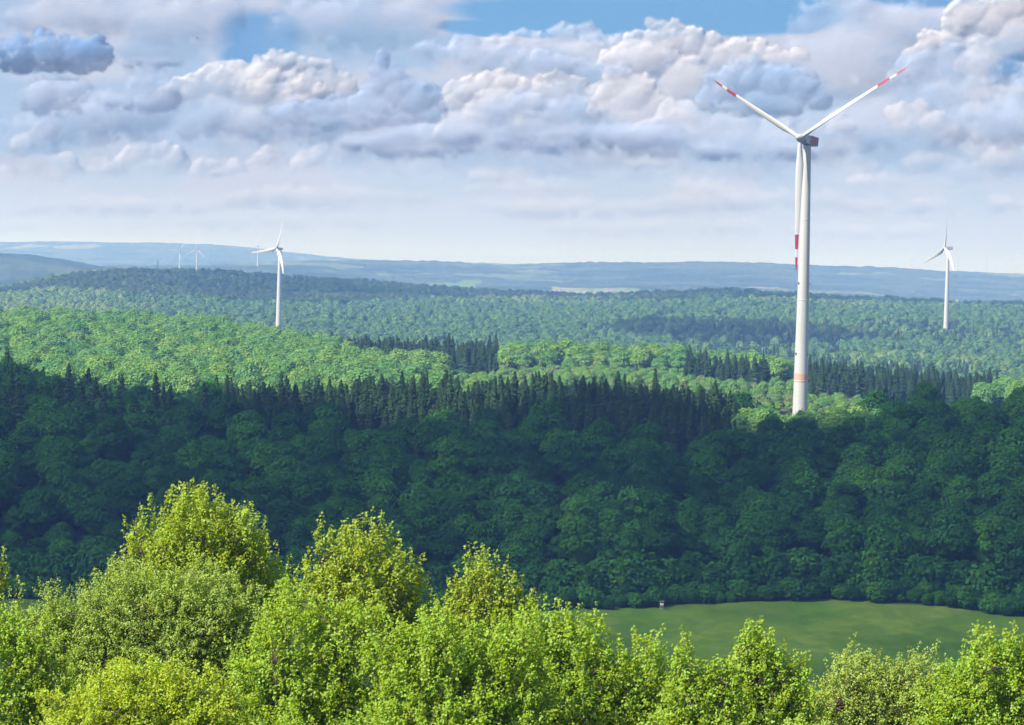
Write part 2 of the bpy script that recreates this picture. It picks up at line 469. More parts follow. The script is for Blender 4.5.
CL = [
    # wide soft sheets of half dissolved cloud behind the heaps
    ("w1", [(60, 150, 110, 26), (200, 140, 90, 30), (330, 140, 90, 28), (120, 120, 80, 24)], 46000, MC_VEIL, dict(body=0.8, soft=5)),
    ("w2", [(450, 150, 110, 26), (600, 150, 110, 28), (740, 152, 110, 26), (560, 120, 80, 24)], 46000, MC_VEIL, dict(body=0.8, soft=5)),
    ("w3", [(900, 130, 110, 36), (1010, 130, 70, 40), (850, 60, 60, 44), (900, 30, 70, 26)], 46000, MC_VEIL, dict(body=0.6, soft=5)),
    ("w4", [(80, 18, 80, 18), (180, 24, 60, 26), (360, 24, 90, 26), (150, 50, 60, 16)], 46000, MC_VEIL, dict(body=0.6, soft=5)),
    # small far puffs low over the hills
    ("p1", [(108, 172, 16), (122, 166, 14), (135, 160, 15), (160, 156, 14), (172, 164, 18), (150, 174, 26, 15)], 42000, MC_SOFT, dict(body=1.0, soft=1.6)),
    ("p2", [(202, 172, 12), (215, 166, 10), (234, 169, 11), (222, 173, 14, 8)], 42000, MC_SOFT, dict(body=1.0, soft=1.6)),
    ("p3", [(266, 158, 13), (270, 168, 12), (256, 168, 9)], 42000, MC_SOFT, dict(body=1.0, soft=1.6)),
    ("p4", [(305, 166, 14), (320, 158, 12), (345, 152, 13), (356, 146, 9), (335, 164, 16, 9)], 42000, MC_SOFT, dict(body=1.0, soft=2.4)),
    ("p5", [(40, 166, 14), (26, 146, 14), (8, 184, 14), (34, 186, 22, 10), (62, 174, 20, 16), (45, 140, 16)], 42000, MC_SOFT, dict(body=1.0, soft=2.0)),
    ("p6", [(484, 178, 20, 7), (600, 156, 34, 11), (645, 163, 28, 9), (560, 190, 46, 10), (495, 192, 38, 9), (700, 190, 44, 10), (630, 192, 30, 9)], 43000, MC_FAINT, dict(body=1.0, soft=3.0)),
    ("p7", [(975, 174, 34, 12), (1012, 160, 30, 14), (880, 182, 34, 10), (930, 166, 28, 10)], 43000, MC_FAINT, dict(body=1.0, soft=3.0)),
    # bright banks
    ("b1", [(178, 96, 16), (198, 92, 22), (225, 88, 26), (255, 92, 34), (282, 62, 18, 11), (268, 64, 14, 10), (308, 65, 20, 9), (325, 66, 10, 6), (250, 125, 38, 34),
            (300, 96, 28), (345, 90, 14), (328, 86, 16), (215, 112, 30, 26), (290, 130, 34, 24)], 36000, MC_BRIGHT, dict(body=0.95)),
    ("b2", [(455, 106, 17), (468, 94, 18), (485, 88, 17), (503, 86, 16), (520, 94, 18), (560, 94, 20), (575, 90, 14), (540, 100, 22), (470, 132, 38, 24), (520, 132, 44, 26), (500, 110, 30)], 36000, MC_BRIGHT, dict(body=0.95)),
    ("b3", [(545, 48, 32, 15), (592, 44, 32, 13), (612, 52, 26, 14), (522, 46, 26, 10), (560, 66, 70, 28), (490, 58, 40, 16), (620, 72, 40, 26), (540, 84, 60, 20)], 40000, MC_SOFT, dict(body=0.9, soft=1.8)),
    ("b4", [(651, 25, 6), (657, 28, 8), (666, 33, 10), (676, 42, 17), (690, 46, 18), (712, 42, 11), (708, 54, 15), (724, 60, 18), (740, 50, 15), (757, 56, 15), (772, 64, 18), (742, 70, 24), (794, 60, 13),
            (645, 62, 38, 24), (684, 86, 34, 30), (640, 110, 40, 36), (700, 112, 34, 30)], 38000, MC_BRIGHT, dict(body=0.95)),
    ("b5", [(602, 98, 17), (618, 88, 19), (634, 98, 24), (612, 110, 20), (652, 112, 22), (630, 124, 34, 20)], 34000, MC_BRIGHT, dict(body=0.95, soft=1.4)),
    ("b6", [(690, 124, 32, 20), (730, 130, 38, 20), (772, 138, 28, 18), (664, 132, 28, 18)], 33000, MC_SOFT, dict(body=0.9, soft=1.8)),
    ("b7", [(905, 116, 14), (920, 114, 13), (930, 126, 18), (947, 132, 14), (912, 126, 16), (935, 138, 26, 12)], 33000, MC_BRIGHT, dict(body=0.9, soft=1.3)),
    ("b8", [(842, 126, 13), (834, 134, 10), (842, 138, 10, 12)], 33000, MC_SOFT, dict(body=0.9, soft=1.6)),
    ("b9", [(975, 14, 24), (992, 24, 24), (1018, 40, 28), (964, 24, 16), (1008, 10, 24), (930, 48, 16), (914, 56, 11), (950, 46, 18), (985, 62, 30, 24), (1012, 92, 26, 16), (998, 108, 30, 18), (1030, 78, 20), (1040, 120, 26, 16)], 40000, MC_BRIGHT, dict(body=0.8)),
    # nearer grey blue banks
    ("g1", [(384, 62, 9, 11), (379, 72, 10), (392, 80, 15), (380, 86, 15), (399, 94, 19), (414, 100, 20), (428, 113, 17, 9), (372, 108, 30, 16), (335, 108, 28, 12), (355, 120, 64, 11), (300, 115, 30, 12)], 28000, MC_GREY, dict(flat=0.3, body=0.35, soft=1.2)),
    ("g2", [(271, 78, 12), (266, 94, 16), (284, 92, 12), (302, 88, 11), (320, 92, 11), (290, 106, 26, 14)], 29000, MC_BRIGHT, dict(body=0.95)),
    ("g3", [(428, 51, 18, 9), (460, 55, 34, 14), (500, 60, 34, 14), (545, 66, 40, 14), (600, 74, 30, 12)], 30000, MC_PALE, dict(flat=0.5, soft=1.6, body=0.85)),
    ("g4", [(500, 113, 24, 14), (528, 109, 26, 16), (556, 117, 28, 16), (582, 110, 16), (540, 128, 50, 14)], 29000, MC_PALE, dict(soft=1.8, thin=0.6, body=0.6)),
    ("g5", [(714, 97, 18), (730, 87, 21), (752, 80, 20), (776, 84, 22), (800, 90, 21), (816, 98, 15), (770, 102, 54, 14), (722, 104, 26, 10)], 28000, MC_GREY, dict(flat=0.35, body=0.25, soft=1.2)),
    ("g6", [(640, 138, 54, 12), (590, 134, 46, 10), (700, 150, 76, 9), (790, 152, 66, 9), (540, 142, 44, 10)], 30000, MC_PALE, dict(soft=3.5, thin=0.9)),
    ("g7", [(900, 76, 15), (925, 72, 25), (950, 74, 27), (976, 84, 25), (945, 94, 40, 20), (915, 92, 22), (962, 110, 34, 14), (905, 62, 9)], 29000, MC_PALE, dict(thin=0.7, body=0.7, soft=1.5)),
    ("g8", [(440, 134, 54, 12), (420, 148, 64, 9), (380, 142, 44, 9)], 31000, MC_PALE, dict(soft=3.5, thin=0.9)),
    # dark slabs at the left
    ("d1", [(-14, 55, 34, 16), (20, 54, 28, 16), (50, 52, 30, 17), (80, 53, 30, 17), (96, 54, 14, 18), (30, 60, 60, 12), (84, 60, 30, 11)], 25000, MC_DARK, dict(flat=0.3, soft=1.4, rough=0.6)),
    ("l1", [(120, 206, 130, 9), (330, 198, 120, 10), (260, 222, 140, 8), (60, 226, 90, 7)], 45500, MC_FAINT, dict(soft=4, thin=1.0, body=0.5)),
    ("l2", [(560, 208, 140, 9), (760, 200, 120, 10), (930, 206, 110, 9), (660, 228, 150, 7), (900, 232, 110, 7)], 45500, MC_FAINT, dict(soft=4, thin=1.0, body=0.5)),
    ("s1", [(150, 118, 110, 22), (290, 124, 120, 18), (430, 138, 110, 16), (90, 126, 70, 18)], 32000, MC_PALE, dict(soft=5, thin=0.9, body=0.4)),
    ("s2", [(620, 140, 130, 16), (770, 146, 110, 14), (900, 130, 90, 18), (1000, 126, 70, 20)], 31000, MC_PALE, dict(soft=5, thin=0.9, body=0.4)),
    ("d2", [(44, 96, 22, 19), (66, 96, 20, 19), (56, 106, 26, 10)], 25000, MC_PALE, dict(flat=0.5, soft=3.0, rough=0.6, thin=0.4)),
    ("d3", [(150, 62, 34, 5), (150, 86, 14, 8), (165, 92, 24, 10), (140, 100, 40, 14)], 26000, MC_PALE, dict(soft=3.0, thin=0.8)),
]
for i, (nm, bl, dist, mat, kw) in enumerate(CL):
    build_cloud("cloud", bl, dist, mat, 100 + i, **kw)
# ------------------------------------------------------------------ the ground: one sheet from the camera's hill to the horizon
def hrow(px):                       # the level horizon in the (slightly tilted) picture
    return 266.0 + (px - 512) * math.tan(_ro)


PXS = np.array([-200, 0, 64, 128, 200, 256, 320, 384, 448, 512, 576, 640, 704, 768, 832, 896, 960, 1024, 1224], float)


def lay(Y, rows=None, tree=0.0, z=None):
    """one cross line of the ground: heights from picture rows (of the tree tops, if tree) or plain heights relative to the camera"""
    if z is not None:
        zz = np.interp(PXS, z[0], z[1]) if isinstance(z, tuple) else np.full(len(PXS), float(z))
    else:
        zz = -(np.interp(PXS, rows[0], rows[1]) - hrow(PXS)) * Y / FPX - tree
        zz[0], zz[-1] = zz[1], zz[-2]
    return Y, zz


LAYERS = [
    lay(-400, z=-12), lay(-60, z=-2.2), lay(0, z=-2.0), lay(12, z=-3.6), lay(25, z=-6.2), lay(60, z=-13.0), lay(110, z=-21.5), lay(220, z=-42), lay(350, z=-61), lay(500, z=-77),
    lay(620, z=-87), lay(700, z=([0, 600, 830, 1024], [-88, -88, -87.6, -88.5])), lay(745, z=([0, 600, 830, 1024], [-86.5, -86.5, -86.0, -86.5])),
    lay(800, z=([0, 600, 1024], [-75, -78, -78])), lay(870, z=([0, 100, 500, 1024], [-62, -66, -66, -65])),
    lay(960, rows=([0, 64, 128, 256, 384, 512, 640, 720, 768, 832, 896, 1024], [362, 377, 388, 386, 382, 380, 383, 389, 398, 402, 394, 394]), tree=18.0),
    lay(1010, rows=([0, 128, 512, 760, 1024], [366, 390, 383, 398, 394]), tree=20.0),
    lay(1150, z=([0, 500, 800, 1024], [-64, -63, -66, -68])),
    lay(1300, z=([0, 200, 400, 520, 700, 800, 1024], [-64, -63, -62, -58, -57, -63, -68])),
    lay(1500, z=([0, 200, 330, 520, 700, 800, 1024], [-55, -57, -58, -58.5, -58.5, -63, -72])),
    lay(1750, rows=([0, 100, 200, 256, 300, 350, 430, 512, 620, 720, 820, 1024], [310, 311, 318, 329, 336, 345, 353, 356, 358, 366, 380, 392]), tree=17.5),
    lay(1950, z=([0, 128, 256, 400, 520, 620, 720, 1024], [-58, -60, -66, -60, -55.5, -57, -74, -88])),
    lay(2250, z=([0, 300, 512, 800, 1024], [-86, -84, -84, -86, -90])),
    lay(2700, z=([0, 200, 512, 800, 1024], [-80, -74, -80, -83, -84])),
    lay(3100, rows=([0, 100, 200, 275, 400, 512, 700, 900, 1024], [306, 303, 306, 310, 313, 318, 321, 327, 331]), tree=13.0),
    lay(3550, rows=([0, 60, 128, 200, 256, 350, 450, 512, 600, 700, 768, 850, 950, 1024], [294, 285, 284, 290, 297, 300, 303, 305, 307, 306, 307, 310, 313, 314]), tree=13.0),
    lay(4250, rows=([0, 60, 100, 130, 200, 256, 350, 450, 512, 600, 700, 768, 850, 950, 1024], [287, 274, 269, 268, 271, 275, 281, 289, 293, 295.5, 291, 292, 297, 302, 304]), tree=13.5),
    lay(4700, z=([0, 130, 512, 1024], [-75, -45, -66, -70])),
    lay(5500, z=-84),
    lay(6600, rows=([0, 40, 90, 130, 180, 300, 1024], [254, 258, 266, 272, 283, 295, 308]), tree=0),
    lay(7300, rows=([0, 300, 500, 600, 800, 1024], [285, 290, 292, 292.5, 298, 304])),
    lay(8200, rows=([0, 150, 256, 330, 420, 512, 600, 800, 1024], [270, 266, 267, 270, 276, 284, 284, 291, 297])),
    lay(10000, rows=([0, 200, 256, 300, 330, 420, 480, 520, 560, 640, 720, 760, 790, 850, 930, 1024], [268, 266, 264, 261, 259, 260, 263, 265.5, 263.5, 263, 262, 262.5, 265, 267.5, 270, 275])),
    lay(12500, z=-40),
    lay(15000, rows=([0, 100, 200, 256, 300, 340, 420, 1024], [242, 242, 244, 248, 253, 258, 264, 281])),
    lay(17500, z=-60), lay(24000, z=-80),
]
LY = np.array([l[0] for l in LAYERS], float)
LZ = np.array([l[1] for l in LAYERS])           # (layer, px)


def pchip(x, y, xq):
    """monotone cubic through columns of y"""
    h = np.diff(x)[:, None]
    dl = np.diff(y, axis=0) / h
    m_ = np.zeros_like(y)
    a, b = dl[:-1], dl[1:]
    w1, w2 = 2 * h[1:] + h[:-1], h[1:] + 2 * h[:-1]
    with np.errstate(divide="ignore", invalid="ignore"):
        hm = (w1 + w2) / (w1 / a + w2 / b)
    m_[1:-1] = np.where(a * b > 0, hm, 0.0)
    m_[0], m_[-1] = dl[0], dl[-1]
    i = np.clip(np.searchsorted(x, xq) - 1, 0, len(x) - 2)
    t = ((xq - x[i]) / (x[i + 1] - x[i]))[:, None]
    H_ = h[i]
    return ((2 * t ** 3 - 3 * t ** 2 + 1) * y[i] + (t ** 3 - 2 * t ** 2 + t) * H_ * m_[i] + (-2 * t ** 3 + 3 * t ** 2) * y[i + 1] + (t ** 3 - t ** 2) * H_ * m_[i + 1])


# regular table in (Y, bearing) that both the ground mesh and everything standing on it read from
GY = np.concatenate([np.arange(-300, 130, 5.0), np.arange(130, 700, 10.0), np.arange(700, 1250, 5.0), np.arange(1250, 2200, 12.0), np.arange(2200, 4800, 22.0), np.arange(4800, 11000, 45.0), np.arange(11000, 24001, 110.0)])
GT = np.linspace(-0.42, 0.42, 841)               # x / (Y + 400)
rowsZ = pchip(LY, LZ, GY)                        # (GY, PXS)
TT = np.zeros((len(GY), len(GT)))
rng0 = np.random.default_rng(5)
for i, Y in enumerate(GY):
    x = GT * (Y + 400)
    px = 512 + FPX * x / max(Y, 60.0)
    TT[i] = np.interp(px, PXS, rowsZ[i])
n1, n2, n3 = [grid_noise(TT.shape, c, rng0, 4, 0.5) for c in (60, 20, 4)]
amp = np.interp(GY, [0, 120, 700, 1000, 2000, 4000, 6000, 10000, 15000], [0.1, 0.6, 0.5, 1.0, 2.5, 4.0, 8.0, 10.0, 9.0])[:, None]
TT += n1 * amp * 0.5 + n2 * amp * 0.35
far = np.interp(GY, [4800, 6000, 10000, 15000], [0, 4.0, 5.0, 5.0])[:, None]
TT += np.abs(n3) * far * 0.9                     # woods on the far ridges roughen their outline
TT += ZC


def ground(x, y):
    x, y = np.asarray(x, float), np.asarray(y, float)
    ti = np.interp(x / (y + 400), GT, np.arange(len(GT)))
    yi = np.interp(y, GY, np.arange(len(GY)))
    a, b = np.minimum(yi.astype(int), len(GY) - 2), np.minimum(ti.astype(int), len(GT) - 2)
    fa, fb = yi - a, ti - b
    return TT[a, b] * (1 - fa) * (1 - fb) + TT[a + 1, b] * fa * (1 - fb) + TT[a, b + 1] * (1 - fa) * fb + TT[a + 1, b + 1] * fa * fb


def meadow_far_edge(x):                          # where the meadow ends at the wood, metres ahead
    return np.interp(x, [-400, 0, 30, 60, 85, 115, 140, 165, 400], [733, 733, 741, 752, 757, 753, 738, 727, 722])


def build_ground():
    yy, tt = np.meshgrid(GY, GT, indexing="ij")
    XX = tt * (yy + 400)
    V = np.stack([XX, yy, TT], -1).reshape(-1, 3)
    nI, nJ = XX.shape
    idx = np.arange(nI * nJ).reshape(nI, nJ)
    F = np.stack([idx[:-1, :-1], idx[:-1, 1:], idx[1:, 1:], idx[1:, :-1]], -1).reshape(-1, 4)
    # land cover (what grows there): 0 forest floor / wood, 1 mown meadow, 2 pale field
    cov = np.zeros(XX.shape)
    med = meadow_far_edge(XX)
    cov = np.where((yy > 250) & (yy < med), 1.0, cov)
    px = 512 + FPX * XX / np.maximum(yy, 60)
    cov = np.where((yy > 1880) & (yy < 1990) & (px > 505) & (px < 640), 2.0, cov)          # clearing behind the second wood
    cov = np.where((yy > 1020) & (yy < 1330) & (px > 470) & (px < 860), 1.6, cov)
    f = grid_noise(XX.shape, 20, rng0, 2, 0.5)
    cov = np.where((yy > 7150) & (yy < 7800) & (px > 520) & (px < 620) & (f > -0.7), 1.45, cov)
    cov = np.where((yy > 6950) & (yy < 8200) & (f > 0.75) & (px > 300), 1.0, cov)
    mt, n, out = material("ground_material")
    a = n.new("ShaderNodeAttribute", attribute_name="land_cover").outputs["Fac"]
    geo = n.new("ShaderNodeNewGeometry").outputs["Position"]
    s1 = n.noise(n.vmath("MULTIPLY", geo, (1, 0.5, 1)), 0.035, 6, 0.62)
    s2 = n.noise(geo, 0.35, 5, 0.6)
    s3 = n.noise(geo, 0.004, 5, 0.6)
    wood = n.mix(n.mapr(s3, 0.35, 0.65), (0.020, 0.034, 0.018, 1), (0.065, 0.085, 0.04, 1))
    wood = n.mix(n.mapr(s1, 0.4, 0.7), wood, (0.03, 0.06, 0.022, 1))
    grass = n.mix(n.mapr(s1, 0.38, 0.66), (0.072, 0.150, 0.013, 1), (0.125, 0.190, 0.024, 1))
    s4 = n.noise(n.vmath("MULTIPLY", geo, (1, 0.6, 1)), 0.16, 6, 0.7, 0.6)
    grass = n.mix(n.mapr(s4, 0.42, 0.60), n.mix(0.45, grass, (0.035, 0.095, 0.014, 1)), grass)
    mow = n.new("ShaderNodeTexWave", wave_type="BANDS", bands_direction="X")
    n.put(mow.inputs["Vector"], n.vmath("MULTIPLY", geo, (1.0, 0.22, 0)))
    n.put(mow.inputs["Scale"], 0.055)
    n.put(mow.inputs["Distortion"], 2.5)
    n.put(mow.inputs["Detail"], 3.0)
    grass = n.mix(n.math("MULTIPLY", mow.outputs["Fac"], 0.10), grass, (0.13, 0.18, 0.04, 1))
    grass = n.mix(n.math("MULTIPLY", n.mapr(s2, 0.5, 0.75), 0.5), grass, (0.12, 0.13, 0.05, 1))
    pale = n.mix(n.mapr(s1, 0.4, 0.65), (0.27, 0.26, 0.13, 1), (0.36, 0.33, 0.2, 1))
    c = n.mix(n.mapr(a, 0.3, 0.8, smooth=False), wood, grass)
    c = n.mix(n.mapr(a, 1.1, 2.0, smooth=False), c, pale)
    # far country: woods with fields let into them
    vf = n.new("ShaderNodeTexVoronoi")
    n.put(vf.inputs["Vector"], n.vmath("ADD", n.vmath("MULTIPLY", geo, (0.0055, 0.0022, 0)), n.vmath("MULTIPLY", n.noise(geo, 0.002, 3, 0.5, out=1), (0.8, 0.8, 0))))
    n.put(vf.inputs["Scale"], 1.0)
    sc_ = n.new("ShaderNodeSeparateColor")
    n.put(sc_.inputs[0], vf.outputs["Color"])
    fld = n.mix(sc_.outputs[0], (0.085, 0.13, 0.04, 1), (0.22, 0.20, 0.11, 1))
    w2 = n.noise(n.vmath("MULTIPLY", geo, (1, 0.5, 1)), 0.0022, 6, 0.6)
    fm_ = n.math("MULTIPLY", n.mapr(w2, 0.54, 0.60), n.mapr(sc_.outputs[1], 0.35, 0.45))
    fm_ = n.math("MULTIPLY", fm_, n.new("ShaderNodeAttribute", attribute_name="farmland").outputs["Fac"])
    c = n.mix(n.math("MULTIPLY", fm_, 0.8), c, fld)
    bs = n.new("ShaderNodeBsdfDiffuse")
    n.put(bs.inputs[0], c)
    bp = n.new("ShaderNodeBump")
    bp.inputs["Strength"].default_value = 0.5
    bp.inputs["Distance"].default_value = 0.4
    n.put(bp.inputs["Height"], s2)
    n.t.links.new(bp.outputs[0], bs.inputs["Normal"])
    n.t.links.new(bs.outputs[0], out.inputs[0])
    me = mesh_np("ground", V, F, mt, {"land_cover": ("POINT", "FLOAT", cov.ravel()), "farmland": ("POINT", "FLOAT", np.clip((yy - 4900) / 900, 0, 1).ravel())}, smooth=True)
    tag(obj("ground", me), kind="structure")
    return float(TT.min()), float(np.abs(XX).max())


GZMIN, GXMAX = build_ground()

# ------------------------------------------------------------------ the air: one closed box of haze round the whole scene
HAZE = dict(density=1.42e-4, color=(0.24, 0.45, 1.0), g=0.1)


def build_haze(top):
    mt, n, out = material("haze_material")
    pv = n.new("ShaderNodeVolumePrincipled")
    pv.inputs["Color"].default_value = (*HAZE["color"], 1)
    pv.inputs["Absorption Color"].default_value = (1, 1, 1, 1)
    pv.inputs["Density Attribute"].default_value = ""
    pv.inputs["Density"].default_value = HAZE["density"]
    pv.inputs["Anisotropy"].default_value = HAZE["g"]
    n.t.links.new(pv.outputs[0], out.inputs["Volume"])
    x, y0, y1, z0, z1 = GXMAX + 300, -700.0, 24300.0, GZMIN - 1.0, max(top, float(TT.max()) + 25.0)
    V = [(sx * x, y, z) for z in (z0, z1) for y in (y0, y1) for sx in (-1, 1)]
    F = [(0, 2, 3, 1), (4, 5, 7, 6), (0, 1, 5, 4), (2, 6, 7, 3), (0, 4, 6, 2), (1, 3, 7, 5)]
    tag(obj("haze", mesh_np("haze", V, np.array(F), mt)), kind="stuff", label="thin blue summer haze that pales the distant hills")


# ------------------------------------------------------------------ wind turbines
def paint(name, col, rough=0.45, dirt=0.06):
    mt, n, out = material(name)
    b = n.new("ShaderNodeBsdfPrincipled")
    g = n.new("ShaderNodeNewGeometry").outputs["Position"]
    s = n.noise(n.vmath("MULTIPLY", g, (1, 1, 0.12)), 0.9, 5, 0.65)
    c = n.mix(n.math("MULTIPLY", n.mapr(s, 0.45, 0.75), dirt * 5), (*col, 1), tuple(x * 0.75 for x in col) + (1,))
    s5 = n.noise(n.vmath("MULTIPLY", g, (2.2, 2.2, 0.05)), 0.8, 4, 0.6)
    c = n.mix(n.math("MULTIPLY", n.mapr(s5, 0.52, 0.7), dirt * 5), c, tuple(x * f for x, f in zip(col, (0.74, 0.72, 0.68))) + (1,))
    n.put(b.inputs["Base Color"], c)
    b.inputs["Roughness"].default_value = rough
    n.t.links.new(b.outputs[0], out.inputs[0])
    return mt


M_WHITE = paint("turbine_white", (0.41, 0.42, 0.42))
M_RED = paint("turbine_red", (0.27, 0.018, 0.028))
M_MAROON = paint("turbine_maroon", (0.36, 0.13, 0.17))
M_ORANGE = paint("turbine_orange", (0.50, 0.30, 0.23))
M_GREYP = paint("turbine_grey", (0.42, 0.44, 0.46))
M_LAMP = paint("turbine_lamp_housing", (0.14, 0.15, 0.17))


def lathe(prof, seg=48, cap=True):
    a = np.linspace(0, 2 * math.pi, seg, endpoint=False)
    V = np.array([(r * math.cos(t), r * math.sin(t), z) for r, z in prof for t in a])
    k = len(prof)
    i, j = np.meshgrid(np.arange(k - 1), np.arange(seg), indexing="ij")
    F = [np.stack([i * seg + j, i * seg + (j + 1) % seg, (i + 1) * seg + (j + 1) % seg, (i + 1) * seg + j], -1).reshape(-1, 4)]
    if cap:
        F.append(np.array([np.arange(seg)[::-1]]))
        F.append(np.array([(k - 1) * seg + np.arange(seg)]))
    return V, F


def frame_of(a, up=(0, 0, 1)):
    """rows: x = across the rotor, y = along the shaft away from the wind, z = up in the rotor plane"""
    y = -np.array(a) / np.linalg.norm(a)
    x = np.cross(y, np.array(up, float))
    x /= np.linalg.norm(x)
    z = np.cross(x, y)
    return np.array([x, y, z])


def rounded_box(lx, y0, y1, z0, z1, bev=0.25, taper=0.82):
    """closed nacelle body: bevelled cross section swept along the shaft"""
    pts = []
    for sx, sz in ((1, -1), (1, 1), (-1, 1), (-1, -1)):
        cx, cz = sx * (lx - bev), (z1 - bev) if sz > 0 else (z0 + bev)
        a0 = {(1, -1): -90, (1, 1): 0, (-1, 1): 90, (-1, -1): 180}[(sx, sz)]
        for t in (0, 30, 60, 90):
            pts.append((cx + bev * math.cos(R(a0 + t)), cz + bev * math.sin(R(a0 + t))))
    pts = np.array(pts)
    cz = (z0 + z1) / 2
    ys = [(y0, taper), (y0 + 0.4, 0.94), (y0 + 0.9, 1.0), (y1 - 0.5, 1.0), (y1 - 0.15, 0.96), (y1, 0.86)]
    V = np.array([(p[0] * s, y, cz + (p[1] - cz) * s) for y, s in ys for p in pts])
    k = len(pts)
    i, j = np.meshgrid(np.arange(len(ys) - 1), np.arange(k), indexing="ij")
    F = [np.stack([i * k + j, (i + 1) * k + j, (i + 1) * k + (j + 1) % k, i * k + (j + 1) % k], -1).reshape(-1, 4), np.array([np.arange(k)]), np.array([((len(ys) - 1) * k + np.arange(k))[::-1]])]
    return V, F


def blade_mesh(Rr, bend, bands, seg=20, pitch=4.0, scale=1.0, rib=46):
    """along +z from the hub centre; leading edge towards +x, downwind is +y"""
    r = np.concatenate([np.linspace(1.1, Rr * 0.25, 12), np.linspace(Rr * 0.27, Rr * 0.985, rib), [Rr]])
    for b in bands:
        r = np.concatenate([r, [b[0] * Rr, b[1] * Rr]])
    r = np.unique(np.round(r, 3))
    ph = np.linspace(0, 2 * math.pi, seg, endpoint=False)
    V = []
    for q in r:
        t = q / Rr
        root = np.clip((q - 1.5) / (Rr * 0.16), 0, 1)
        root = root * root * (3 - 2 * root)
        chord = np.interp(t, [0, 0.2, 0.26, 0.5, 0.75, 0.93, 0.98, 1.0], [1.9, 3.4, 3.35, 2.45, 1.65, 1.05, 0.7, 0.18]) * scale
        ch = 1.9 * scale * (1 - root) + chord * root
        th = 1.9 * scale * (1 - root) + chord * np.interp(t, [0, 0.2, 0.4, 1.0], [0.5, 0.36, 0.24, 0.15]) * root
        tw = R(np.interp(t, [0, 0.2, 0.5, 1.0], [16, 13, 5, 0]) + pitch)
        x = 0.5 * ch * np.cos(ph)
        shape = np.where(np.cos(ph) > 0, 1.0, 1.0 - 0.55 * root * np.cos(ph) ** 2)
        y = 0.5 * th * np.sin(ph) * shape
        x = x - 0.14 * ch * root
        y0 = bend * t * t
        V.append(np.stack([x * math.cos(tw) + y * math.sin(tw), -x * math.sin(tw) + y * math.cos(tw) + y0, np.full(seg, q)], -1))
    k = len(r)
    V = np.concatenate(V)
    i, j = np.meshgrid(np.arange(k - 1), np.arange(seg), indexing="ij")
    F = np.stack([i * seg + j, i * seg + (j + 1) % seg, (i + 1) * seg + (j + 1) % seg, (i + 1) * seg + j], -1).reshape(-1, 4)
    mid = (r[:-1] + r[1:]) / 2 / Rr
    fm = np.zeros(k - 1, int)
    for b in bands:
        fm[(mid > b[0]) & (mid < b[1])] = 1
    fm = np.repeat(fm, seg)
    return V, [F, np.array([np.arange(seg)[::-1]]), np.array([(k - 1) * seg + np.arange(seg)])], np.concatenate([fm, [0, fm[-1]]])


